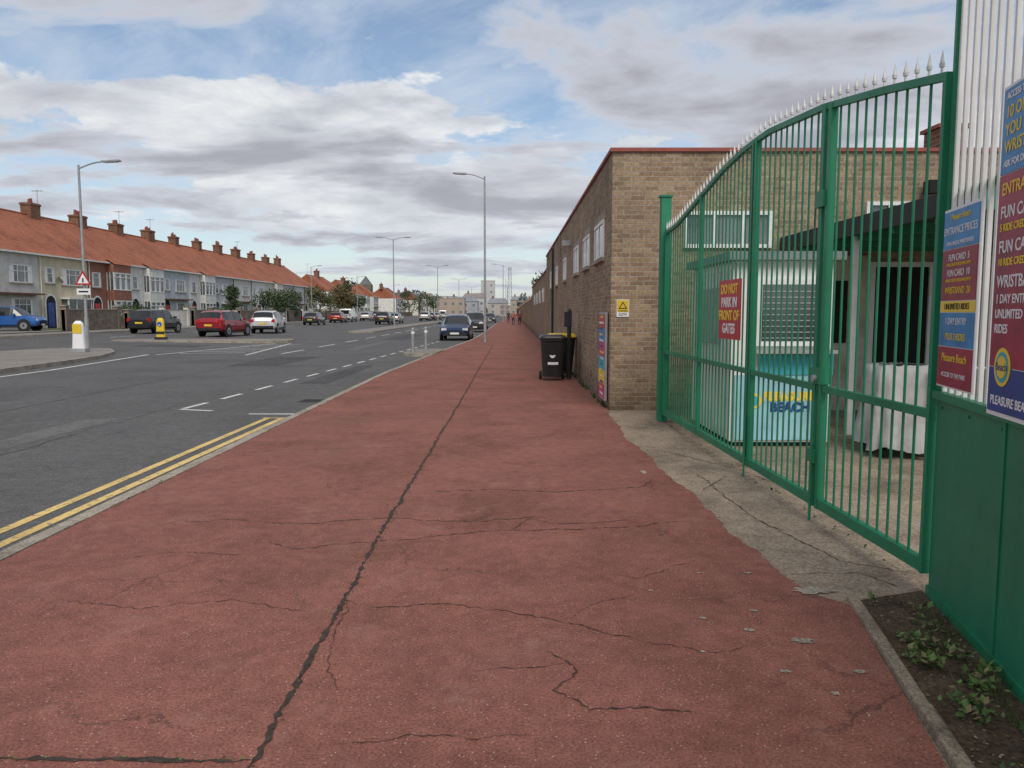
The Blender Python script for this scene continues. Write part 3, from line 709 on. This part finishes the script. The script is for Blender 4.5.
g=G('boundary_fence',(P.x,P.y,0),rot2)
FL=5.5
g.box('sheet_panel',M_greend,0,FL,-.015,.015,.03,1.12)
g.box('panel_rail',M_green,-.02,FL,-.04,.03,1.122,1.165); g.box('panel_rail',M_green,0,FL,-.03,.025,.0,.055)
for k in range(1,4): g.box('panel_post',M_green,-.03+k*1.8,.03+k*1.8,.017,.07,0,3.9)
for k in range(4): g.box('panel_seam',M_green,.9+k*1.2,.93+k*1.2,-.022,-.0155,.06,1.12)
s=.05
while s<FL:
    g.box('white_bars',M_white,s-.012,s+.012,-.010,.010,1.166,3.95); 
    s+=.10
for z in(2.2,3.6): g.box('cross_rail',M_green,0,FL,.012,.035,z,z+.04)
g.box('edge_stile',M_green,-.02,.015,-.02,.02,1.168,3.9)
for k in range(14): g.cyl('rivets',M_green,(.08+k*.4,-.023,1.08),(.08+k*.4,-.015,1.08),.008,n=6)
g.done()
def fencepos(s,off): 
    nrm=Vector((dv.y,-dv.x))
    if nrm.x>0: nrm=-nrm
    return P+dv*s+nrm*off
q=fencepos(.04,.035)
g=G('price_poster',(q.x,q.y,0),rot2); w=.52
g.box('board',M_wht,0,w,-.004,.004,1.2,2.14)
def pan(m,z0,z1,x0=.012,x1=.5,y=-.008): g.box('panel',m,x0,x1,y,-.005,z0,z1)
pan(M_bluep,1.93,2.125,x1=w-.012); pan(M_magp,1.66,1.925,x1=w-.012); pan(M_yelt,1.60,1.655,x1=w-.012); pan(M_bluep,1.42,1.595,x1=w-.012); pan(M_magp,1.21,1.415,x1=w-.012)
T=lambda m,t,z,s_,x=w/2:g.text('print',m,t,(x,-.0095,z),s_,ext=.0008)
T(M_yelt,'Pleasure Beach',2.09,.045); T(M_wht,'ENTRANCE PRICES',2.02,.056,w/2); T(M_wht,'FUN CARDS & WRISTBANDS',1.955,.03)
T(M_wht,'FUN CARD  5',1.88,.05);T(M_yelt,'5 RIDE CREDITS INCLUDING ENTRY',1.845,.022);T(M_wht,'FUN CARD  10',1.80,.05);T(M_yelt,'10 RIDE CREDITS INCLUDING ENTRY',1.762,.022);T(M_yelt,'WRISTBAND  20',1.71,.05); T(M_blkt,'UNLIMITED RIDES',1.627,.045)
T(M_wht,'1 DAY ENTRY',1.55,.05);T(M_yelt,'PLUS 3 RIDES',1.47,.05);T(M_yelt,'Pleasure Beach',1.36,.06);T(M_wht,'ACCESS TO THE PARK',1.27,.035)
g.done()
q=fencepos(.78,.045)
g=G('price_poster',(q.x,q.y,0),rot2); w=1.1
g.box('board',M_wht,0,w,-.004,.004,1.14,2.58)
pan(M_bluep,2.2,2.565,.015,w-.015); pan(M_magp,1.36,2.195,.015,w-.015); pan(M_navy,1.16,1.355,.015,w-.015)
T=lambda m,t,z,s_,x=.05:g.text('print',m,t,(x,-.0095,z),s_,ext=.0008,align='LEFT',bold=.001)
T(M_wht,'ACCESS THE PARK',2.53,.04);T(M_yelt,'10 OR MORE',2.46,.075);T(M_yelt,'YOU NEED A',2.385,.075);T(M_yelt,'WRISTBAND',2.31,.075);T(M_wht,'ASK FOR DETAILS TODAY',2.24,.04)
T(M_yelt,'ENTRANCE',2.13,.075);T(M_wht,'FUN CARD',2.03,.075);T(M_yelt,'5 RIDE CREDITS',1.965,.045);T(M_wht,'FUN CARD',1.88,.075);T(M_yelt,'10 RIDE CREDITS',1.815,.045)
T(M_wht,'WRISTBAND',1.73,.075);T(M_wht,'1 DAY ENTRY',1.655,.055);T(M_wht,'UNLIMITED',1.59,.055);T(M_wht,'RIDES',1.525,.055)
for k,m in enumerate((M_yelt,M_teal,M_yelt)):
    r=.085-.018*k
    g.cyl('logo_disc',m,(.16,-.009-.0015*k,1.36),(.16,-.0105-.0015*k,1.36),r,n=20)
g.text('print',M_navy,'Beach',(.10,-.0145,1.36),.05,align='LEFT',ext=.0005); T(M_wht,'PLEASURE BEACH',1.21,.055)
g.done()
g=G('warning_sign',(1.79,BY-.012,1.63))
g.box('board',M_wht,-.1,.1,-.006,.006,-.11,.17); g.box('panel',M_yelp,-.092,.092,-.009,-.0065,-.03,.16)
g.add('triangle',M_blkt,[(-.07,-.012,.02),(.07,-.012,.02),(0,-.012,.14)],[(0,1,2)]); g.add('triangle',M_yelp,[(-.045,-.0135,.033),(.045,-.0135,.033),(0,-.0135,.112)],[(0,1,2)])
g.text('print',M_blkt,'WARNING',(0,-.0125,-.012),.03); g.text('print',M_blkt,'CCTV',(0,-.0125,-.07),.05)
g.done()
g=G('advertising_board',(BX-.04,12.75,0)) 
g.box('frame',M_galv,-.02,.02,0,.9,.12,1.6)
for k,m in enumerate([M_pink,M_yelt,M_teal,M_pink,M_bluep,M_redp]): g.box('print',m,-.026,-.021,.04,.86,.15+k*.235,.15+(k+1)*.235-.004)
for k in range(14): g.box('print_detail',[M_wht,M_yelt,M_navy][k%3],-.03,-.0265,.1+R.uniform(0,.3),.5+R.uniform(0,.3),.2+k*.1,.235+k*.1)
g.done()

# ------------------------------------------------------------ bins
def bin_(x,y,rot,lid,label=True,nm='wheelie_bin'):
    g=G(nm,(x,y,0),rot)
    v=[];
    for z,w,d_,sh in((.1,.23,.24,.0),(.86,.28,.32,-.02),(.93,.28,.33,-.02),(.93,.30,.35,-.02),(.97,.30,.35,-.02)):
        n=16
        for i in range(n):
            a=2*math.pi*(i+.5)/n; cx=math.copysign(abs(math.cos(a))**.3,math.cos(a)); cy=math.copysign(abs(math.sin(a))**.3,math.sin(a))
            v.append((cx*w,cy*d_+sh,z))
    n=16; f=[(k*n+i,k*n+(i+1)%n,(k+1)*n+(i+1)%n,(k+1)*n+i) for k in range(4) for i in range(n)]+[tuple(range(n))[::-1]]
    g.add('body',M_black,v,f)
    lv=[];prof=[(.972,1.0,1),(1.0,1.02,1.02),(1.04,.96,.95),(1.07,.75,.75)]
    for z,a1,a2 in prof:
        for i in range(n):
            a=2*math.pi*(i+.5)/n; cx=math.copysign(abs(math.cos(a))**.3,math.cos(a)); cy=math.copysign(abs(math.sin(a))**.3,math.sin(a)); lv.append((cx*.31*a1,cy*.36*a2-.02,z))
    g.add('lid',lid,lv,[(k*n+i,k*n+(i+1)%n,(k+1)*n+(i+1)%n,(k+1)*n+i) for k in range(3) for i in range(n)]+[tuple(range(3*n,4*n))],False)
    g.cyl('handle',M_black,(-.24,.36,.98),(.24,.36,.98),.018,n=8)
    for s_ in(-1,1): g.cyl('wheel',M_tyre,(s_*.24,.24,.1),(s_*.3,.24,.1),.1,n=16)
    g.cyl('axle',M_galv,(-.24,.24,.1),(.24,.24,.1),.012,n=6)
    g.box('front_rib',M_black,-.18,.18,-.335,-.3,.84,.88)
    if label:
        g.add('label',M_wht,[(math.cos(2*math.pi*i/16)*.07-.01,-.305,.62+math.sin(2*math.pi*i/16)*.085) for i in range(16)],[tuple(range(16))])
        g.box('label',M_wht,-.12,.12,-.30,-.292,.38,.44)
        g.add('label_mark',M_blkt,[(math.cos(2*math.pi*i/3+1.57)*.04-.01,-.309,.62+math.sin(2*math.pi*i/3+1.57)*.04) for i in range(3)],[(0,1,2)])
    g.done(bevel={'body':.008})
bin_(.95,18.1,.0,M_black)
bin_(1.22,19.2,.3,M_yelp,False); 
g=G('bin_post',(1.36,18.35,0)); g.cyl('post',M_black,(0,0,0),(0,0,1.62),.05,n=12); g.box('bracket',M_black,-.12,.06,-.06,.06,1.25,1.6); g.cyl('cap',M_black,(0,0,1.62),(0,0,1.68),.06,.02,n=12); g.done()

# ------------------------------------------------------------ lamps
def lamp(x,y,h,arms,z=0,arm=1.5,extra=None):
    g=G('street_lamp',(x,y,z))
    g.cyl('column',M_galv,(0,0,0),(0,0,1.3),.085,.085,n=12); g.cyl('column',M_galv,(0,0,1.3),(0,0,h-.1),.062,.045,n=12)
    g.box('access_door',M_galv,-.04,.04,-.09,-.08,.5,.95)
    for s_ in arms:
        prev=Vector((0,0,h-.25))
        for k in range(1,5):
            t=k/4; p=Vector((s_*arm*t*.8,0,h-.25+.28*math.sin(t*math.pi/2))); g.cyl('arm',M_galv,prev,p,.03,.03,n=8); prev=p
        M=Matrix.Translation((s_*(arm*.8+.3),0,h+.04))@Matrix.Rotation(-s_*.05,4,'Y')
        g.box('luminaire',M_galv,-.36,.36,-.12,.12,-.02,.04,M); g.box('lens',M_clear,-.25*1,.25,-.09,.09,-.045,-.022,M)
    if extra: extra(g)
    g.done()
lamp(-1.43,41,8.75,(-1,),arm=1.25)
def sg(g):
    c=2.85
    def tri(m,r,y): g.add('warning_triangle',m,[(r*math.cos(a),y,c+r*math.sin(a)) for a in(math.pi/2,math.pi*7/6,-math.pi/6)],[(0,1,2)])
    tri(M_redl,.40,-.1); tri(M_wht,.27,-.104); g.box('sign_symbol',M_blkt,-.03,.03,-.11,-.106,c-.1,c+.08)
    g.box('sub_plate',M_wht,-.28,.28,-.1,-.095,2.25,2.5); g.box('sub_plate',M_blkt,-.2,.2,-.103,-.101,2.34,2.41)
lamp(-17.65,32,7.6,(1,),z=.06,arm=1.3,extra=sg)
lamp(-11.9,78,9,(-1,1),z=0,arm=1.4)
lamp(-12.0,125,9,(-1,1),z=0,arm=1.4)
lamp(-1.35,118,8.8,(-1,),arm=1.4); lamp(-1.3,165,8.8,(-1,),arm=1.4); lamp(-1.3,215,8.8,(-1,),arm=1.4)
lamp(-29,145,8,(1,),z=.2,arm=1.2); lamp(-29,112,8,(1,),z=.2,arm=1.2)
lamp(-12,175,9,(-1,1),arm=1.4); lamp(-12,230,9,(-1,1),arm=1.4);lamp(-12,290,9,(-1,1),arm=1.4);lamp(-29,190,8,(1,),z=.2,arm=1.2)
def bollard(x,y,z,white):
    g=G('traffic_bollard',(x,y,z))
    g.box('plinth',M_galv if white else M_black,-.3,.3,-.16,.16,0,.14)
    m=M_wht if white else M_yelp
    prof=[(.14,.25,.13),(.55,.22,.12),(.95,.2,.11),(1.12,.17,.09),(1.2,.09,.05)]
    v=[];n=16
    for zz,w,d_ in prof:
        for i in range(n):
            a=2*math.pi*(i+.5)/n; v.append((math.copysign(abs(math.cos(a))**.5,math.cos(a))*w,math.copysign(abs(math.sin(a))**.5,math.sin(a))*d_,zz))
    g.add('body',m,v,[(k*n+i,k*n+(i+1)%n,(k+1)*n+(i+1)%n,(k+1)*n+i) for k in range(4) for i in range(n)]+[tuple(range(4*n,5*n))],True)
    if white:
        g.box('yellow_panel',M_yelp,-.17,.17,-.13,-.12,.72,1.08)
    else:
        g.cyl('sign_disc',M_blues,(0,-.145,.86),(0,-.13,.86),.13,n=20)
        g.add('arrow',M_wht,[(-.08,-.148,.78),(.02,-.148,.84),(.04,-.148,.80),(-.05,-.148,.76)],[(0,1,2,3)])
        g.box('band',M_blkt,-.23,.23,-.135,.135,.3,.45)
    g.done()
bollard(-16.7,29.7,.06,True); bollard(-19.6,43,.07,False)
for (x,y) in((-3.9,30.3),(-3.6,32.2)):
    g=G('parking_bollard',(x,y,.04)); g.cyl('post',M_galv,(0,0,0),(0,0,.9),.07,n=10); g.cyl('band',M_wht,(0,0,.7),(0,0,.8),.073,n=10); g.cyl('top',M_galv,(0,0,.9),(0,0,.95),.07,.03,n=10); g.done()

# ------------------------------------------------------------ cars
def car(x,y,heading,col,kind='hatch',name='parked_car',metal=.3,z=None):
    key='car_%s'%('_'.join('%.2f'%c for c in col)); pm=simple(key,col,.28,metal=metal,var=.04,coat=.8)
    g=G(name,(x,y,zroad(x) if z is None else z),heading)
    if kind=='hatch':
        st=[(-2.12,.68,.45,.80,.84,.6),(-2.06,.82,.34,.93,.98,.66),(-1.98,.85,.30,.98,1.06,.66),(-1.72,.88,.27,.99,1.42,.60),(-1.45,.89,.25,.97,1.49,.60),(-1.33,.89,.25,.97,1.50,.60),(-.42,.90,.24,.94,1.53,.61),(-.32,.90,.24,.94,1.53,.61),(.45,.90,.24,.92,1.48,.60),(.62,.90,.24,.92,1.42,.60),(1.22,.89,.25,.91,.98,.68),(1.75,.86,.27,.82,.88,.66),(2.02,.80,.30,.70,.76,.6),(2.14,.62,.40,.60,.64,.45)]
        side=[3,5,7,9]; top=[2,9]; hx=(1.33,-1.28); wr=.33
    elif kind=='suv':
        st=[(-2.2,.72,.5,.92,.96,.62),(-2.13,.86,.40,1.05,1.12,.7),(-2.05,.9,.36,1.08,1.2,.7),(-1.78,.92,.32,1.1,1.58,.66),(-1.5,.93,.3,1.08,1.66,.66),(-1.36,.93,.3,1.08,1.67,.66),(-.42,.93,.3,1.05,1.69,.67),(-.3,.93,.3,1.05,1.69,.67),(.5,.93,.3,1.03,1.64,.66),(.7,.93,.3,1.03,1.57,.66),(1.25,.92,.3,1.03,1.1,.74),(1.8,.9,.32,.96,1.03,.72),(2.1,.84,.36,.84,.9,.66),(2.22,.66,.46,.7,.74,.5)]
        side=[3,5,7,9]; top=[2,9]; hx=(1.38,-1.32); wr=.37
    else:
        st=[(-2.45,.8,.5,1.1,1.85,.78),(-2.4,.93,.35,1.15,1.95,.84),(-1.6,.95,.3,1.15,2.0,.85),(-.6,.95,.3,1.15,2.0,.85),(-.5,.95,.3,1.15,2.0,.85),(.6,.95,.3,1.15,1.98,.84),(.7,.95,.3,1.12,1.98,.84),(1.35,.95,.3,1.12,1.85,.78),(1.95,.93,.32,1.1,1.18,.78),(2.3,.88,.36,.95,1.0,.7),(2.42,.7,.45,.75,.8,.5)]
        side=[6,7]; top=[7]; hx=(1.5,-1.5); wr=.35
    rings=[]
    for (xx,w,zb,zbelt,zt,wt) in st:
        half=[(w*.86,zb),(w,zb+.14),(w*1.0,(zb+zbelt)/2+.05),(w*.97,zbelt),(wt+.02,zt-.05),(wt*.75,zt),(0,zt+.02)]
        rings.append([(xx,-a,b) for a,b in half]+[(xx,a,b) for a,b in half[-2::-1]])
    n=len(rings[0])
    V=[p for r in rings for p in r]
    for i in range(len(rings)-1):
        for j in range(n-1):
            fc=(i*n+j,(i+1)*n+j,(i+1)*n+j+1,i*n+j+1)
            sidef=j in(3,8); topf=j in(4,5,6,7)
            m=pm
            if (sidef and i in side) or (topf and i in top): m=M_glasscar
            elif sidef and kind!='van' and 3<=i<=8: m=M_black
            g.add('glass' if m is M_glasscar else ('pillars' if m is M_black else 'body'),m,[V[k] for k in fc],[(0,1,2,3)])
        g.add('underside',M_black,[V[i*n],V[i*n+n-1],V[(i+1)*n+n-1],V[(i+1)*n]],[(0,1,2,3)])
    g.add('body',pm,rings[0],[tuple(range(n))]); g.add('body',pm,rings[-1],[tuple(range(n))[::-1]])
    if kind=='van': g.box('glass',M_glasscar,-2.47,-2.44,-.6,.6,1.2,1.75)
    W_=max(s_[1] for s_ in st)
    for hxx in hx:
        for s_ in(-1,1):
            g.cyl('wheel_arch',M_black,(hxx,s_*(W_-.1),wr+.02),(hxx,s_*(W_+.006),wr+.02),wr+.07,n=20)
            g.cyl('tyre',M_tyre,(hxx,s_*(W_-.16),wr),(hxx,s_*(W_+.015),wr),wr,n=20)
            g.cyl('alloy',M_alloy,(hxx,s_*(W_+.0),wr),(hxx,s_*(W_+.022),wr),wr*.62,n=12)
            g.cyl('alloy_hub',M_black,(hxx,s_*(W_+.0),wr),(hxx,s_*(W_+.026),wr),wr*.2,n=8)
    x0=st[0][0]; x1=st[-1][0]; zb=st[1][3]
    for s_ in(-1,1):
        g.box('tail_lamp',M_redl,x0-.0,x0+.22,s_*.74-.12,s_*.74+.12,zb-.2,zb+.02)
        g.box('head_lamp',M_clear,x1-.24,x1-.03,s_*.62-.15,s_*.62+.15,st[-1][3]+.0,st[-1][3]+.14)
        g.box('mirror',pm,.72,.9,s_*(W_+.08)-.09,s_*(W_+.08)+.09,st[8][3]+.02,st[8][3]+.16)
        g.box('sill',M_black,hx[1]+.4,hx[0]-.4,s_*(W_-.02)-.03,s_*(W_-.02)+.03,.24,.34)
        g.box('door_seam',M_black,-.38,-.365,s_*(W_+.001)-.004,s_*(W_+.001)+.004,.42,.92)
        g.box('door_handle',M_black,-.3,-.12,s_*(W_+.005)-.01,s_*(W_+.005)+.01,.80,.83)
    g.box('rear_bumper',M_black,x0-.03,x0+.2,-.75,.75,st[0][2]-.08,st[0][2]+.08); g.box('front_bumper',M_black,x1-.2,x1+.02,-.68,.68,st[-1][2]-.1,st[-1][2]+.04)
    g.box('grille',M_black,x1-.1,x1+.012,-.42,.42,st[-1][2]+.05,st[-1][3]-.03)
    g.box('plate_rear',M_plateY,x0-.02,x0+.05,-.26,.26,zb-.36,zb-.24); g.box('plate_front',M_plateW,x1-.02,x1+.03,-.26,.26,.38,.49)
    g.done()
H=math.radians
car(-19.0,51,H(84),(.34,.012,.025),'suv')
car(-18.6,59,H(96),(.72,.72,.72),'suv')
car(-25.4,55,H(86),(.02,.022,.025),'suv')
car(-34.6,53,H(8),(.03,.14,.46),'suv',z=.304)
car(-23.3,91,H(90),(.05,.055,.06),'hatch'); car(-24.5,109,H(90),(.3,.02,.02),'hatch'); car(-25.2,119,H(90),(.65,.65,.65),'van','parked_van')
car(-24.6,131,H(90),(.6,.6,.62),'hatch'); car(-24.5,142,H(90),(.1,.1,.12),'suv')
car(-3.35,47,H(-90),(.015,.035,.10),'hatch')
car(-3.15,66,H(-90),(.05,.055,.06),'suv'); car(-3.3,76,H(-90),(.5,.5,.5),'hatch')
car(-16.7,101,H(90),(.03,.03,.035),'suv'); car(-16.9,112,H(90),(.45,.46,.47),'hatch'); car(-8.0,150,H(90),(.6,.6,.6),'hatch','moving_car')
car(-15.7,140,H(90),(.5,.5,.5),'suv'); car(-15.9,152,H(90),(.05,.05,.06),'hatch'); car(-16,165,H(90),(.3,.3,.32),'hatch');car(-3.4,120,H(-90),(.05,.05,.06),'hatch');car(-16,180,H(90),(.62,.62,.62),'van','parked_van')

# ------------------------------------------------------------ people
M_skin=simple('skin',(.42,.25,.18),.6)
def person(x,y,rot,top,leg,hair,step=1):
    J={'pel':(0,0,.95,.14),'ab':(0,.0,1.12,.13),'ch':(0,0,1.32,.155),'nk':(0,0,1.47,.06),'hd':(0,.015,1.58,.09),'hd2':(0,.0,1.68,.085),
       'ls':(-.18,0,1.40,.06),'le':(-.23,-.08*step,1.13,.042),'lw':(-.22,.06*step,.90,.03),'lh':(-.21,.1*step,.82,.03),
       'rs':(.18,0,1.40,.06),'re':(.23,.08*step,1.13,.042),'rw':(.22,.16*step,.9,.03),'rh':(.21,.2*step,.83,.03),
       'lp':(-.09,0,.88,.10),'lk':(-.10,.16*step,.5,.062),'la':(-.10,.22*step,.09,.042),'lf':(-.10,.36*step,.04,.035),
       'rp':(.09,0,.88,.10),'rk':(.10,-.02*step,.48,.062),'ra':(.10,-.26*step,.12,.042),'rf':(.10,-.14*step,.035,.035)}
    E=[('pel','ab'),('ab','ch'),('ch','nk'),('nk','hd'),('hd','hd2'),('ch','ls'),('ls','le'),('le','lw'),('lw','lh'),('ch','rs'),('rs','re'),('re','rw'),('rw','rh'),('pel','lp'),('lp','lk'),('lk','la'),('la','lf'),('pel','rp'),('rp','rk'),('rk','ra'),('ra','rf')]
    ks=list(J); me=bpy.data.meshes.new('sk'); me.from_pydata([J[k][:3] for k in ks],[(ks.index(a),ks.index(b)) for a,b in E],[])
    o=bpy.data.objects.new('sk',me); scene.collection.objects.link(o)
    o.modifiers.new('s','SKIN'); 
    for i,k in enumerate(ks):
        r=J[k][3]; me.skin_vertices[0].data[i].radius=(r,r)
    me.skin_vertices[0].data[0].use_root=True
    o.modifiers.new('ss','SUBSURF').levels=2
    bpy.context.view_layer.update()
    m2=bpy.data.meshes.new_from_object(o.evaluated_get(bpy.context.evaluated_depsgraph_get())); bpy.data.objects.remove(o)
    m2.materials.clear()
    for m in(top,leg,M_skin,hair,M_black): m2.materials.append(m)
    for p in m2.polygons:
        c=p.center; p.use_smooth=True
        p.material_index=3 if (c.z>1.67 or (c.z>1.55 and c.y<-.02)) else 2 if c.z>1.47 else 4 if c.z<.09 else 2 if (abs(c.x)>.17 and c.z<.88 and c.z>.7) else 1 if c.z<.93 else 0
    ob=bpy.data.objects.new('pedestrian',m2); scene.collection.objects.link(ob); ob.location=(x,y,0); ob.rotation_euler=(0,0,rot)
person(.15,92,0,simple('coat_orange',(.32,.12,.07),.8),simple('jeans',(.04,.05,.09),.8),simple('hair',(.05,.03,.02),.8))
person(.9,93,math.pi,simple('coat_red',(.2,.03,.03),.8),simple('trousers_black',(.02,.02,.02),.8),simple('hair2',(.2,.13,.07),.8),-1)
person(-.5,110,0,simple('coat_dark',(.03,.035,.05),.8),simple('jeans',(.04,.05,.09),.8),simple('hair',(.05,.03,.02),.8))

# ------------------------------------------------------------ world + sun
w=bpy.data.worlds.new('World'); scene.world=w; w.use_nodes=True; nt=w.node_tree
for n_ in list(nt.nodes): nt.nodes.remove(n_)
out=N(nt,'ShaderNodeOutputWorld'); bg=N(nt,'ShaderNodeBackground'); bg2=N(nt,'ShaderNodeBackground'); ms=N(nt,'ShaderNodeMixShader')
sky=N(nt,'ShaderNodeTexSky',sky_type='NISHITA'); sky.sun_disc=False
SE,SR=math.radians(48),math.radians(172)
sky.sun_elevation=SE; sky.sun_rotation=SR; sky.dust_density=1.0; sky.ozone_density=1.0
nt.links.new(sky.outputs[0],bg.inputs['Color']); bg.inputs['Strength'].default_value=.13
tc=N(nt,'ShaderNodeTexCoord'); sp=N(nt,'ShaderNodeSeparateXYZ'); nt.links.new(tc.outputs['Generated'],sp.inputs[0])
def math_(op,a,b=None):
    m=N(nt,'ShaderNodeMath',operation=op)
    for s_,v_ in ((m.inputs[0],a),(m.inputs[1],b)):
        if v_ is None: continue
        if isinstance(v_,(int,float)): s_.default_value=v_
        else: nt.links.new(v_,s_)
    return m.outputs[0]
def vec(a,b,c):
    cb=N(nt,'ShaderNodeCombineXYZ')
    for s_,v_ in zip(cb.inputs,(a,b,c)):
        if isinstance(v_,(int,float)): s_.default_value=v_
        else: nt.links.new(v_,s_)
    return cb.outputs[0]
Z=math_('MAXIMUM',sp.outputs[2],0)
zc=math_('ADD',Z,.13)
px=math_('DIVIDE',sp.outputs[0],zc); py=math_('DIVIDE',sp.outputs[1],zc)
# grey stratocumulus, thickening overhead
n1=noise(nt,vec(math_('MULTIPLY',px,.7),py,3.7),1.25,9,.56,.25)
up=ramp(nt,Z,[(.14,0),(.27,.085),(.40,.115)])
n1b=math_('ADD',n1,up)
c1=ramp(nt,n1b,[(.50,0),(.57,.9),(.62,1)])
gcol=ramp(nt,n1b,[(.50,(.80,.82,.86)),(.57,(.58,.59,.65)),(.65,(.41,.415,.475)),(.76,(.35,.355,.41))])
n2=noise(nt,vec(px,math_('ADD',py,math_('MULTIPLY',px,.6)),9.1),1.8,9,.62,.5)
c2=ramp(nt,n2,[(.38,.1),(.66,.85)])
n3=noise(nt,vec(math_('MULTIPLY',sp.outputs[0],3.2),math_('MULTIPLY',sp.outputs[1],3.2),math_('MULTIPLY',sp.outputs[2],8.5)),1.15,10,.58,.2)
band=ramp(nt,Z,[(.0,-.0),(.06,.03),(.14,.12),(.22,.10),(.30,0)])
side=ramp(nt,math_('ADD',math_('MULTIPLY',sp.outputs[0],-.5),.5),[(.3,0),(.75,.09)])
n3b=math_('ADD',math_('ADD',n3,band),math_('MULTIPLY',side,math_('MULTIPLY',band,8)))
c3=ramp(nt,n3b,[(.585,0),(.63,.95),(.68,1)])
n4=noise(nt,vec(math_('MULTIPLY',sp.outputs[0],4),math_('MULTIPLY',sp.outputs[1],4),math_('ADD',math_('MULTIPLY',sp.outputs[2],14),2)),1.3,8,.6,.2)
wcol=ramp(nt,n4,[(.34,(.46,.48,.54)),(.48,(.64,.67,.72)),(.62,(.86,.87,.88))])
cc=mix(nt,(.66,.73,.81),wcol,c3)
cc=mix(nt,cc,gcol,c1)
fac=math_('MAXIMUM',math_('MAXIMUM',c1,c3),math_('MULTIPLY',c2,.8))
hzf=math_('POWER',math_('SUBTRACT',1,math_('MINIMUM',Z,1)),16)
cc=mix(nt,cc,(.62,.69,.76),math_('MULTIPLY',hzf,.75))
fac=math_('MAXIMUM',fac,math_('MULTIPLY',hzf,.75))
nt.links.new(cc,bg2.inputs['Color']); bg2.inputs['Strength'].default_value=1.0
nt.links.new(fac,ms.inputs[0]); nt.links.new(bg.outputs[0],ms.inputs[1]); nt.links.new(bg2.outputs[0],ms.inputs[2]); nt.links.new(ms.outputs[0],out.inputs[0])
sd=bpy.data.lights.new('sun','SUN'); sd.energy=2.3; sd.angle=math.radians(35); sd.color=(1,.94,.85)
so=bpy.data.objects.new('sun',sd); scene.collection.objects.link(so)
dirv=Vector((math.sin(SR)*math.cos(SE),math.cos(SR)*math.cos(SE),math.sin(SE)))
so.rotation_euler=dirv.to_track_quat('Z','Y').to_euler()
# ------------------------------------------------------------ camera
cam=bpy.data.cameras.new('camera'); co=bpy.data.objects.new('camera',cam); scene.collection.objects.link(co)
co.location=(0,0,1.6); co.rotation_euler=(math.radians(90-5.35),0,0); cam.lens=27.04; cam.sensor_width=36; cam.clip_end=6000; cam.clip_start=.05
scene.camera=co
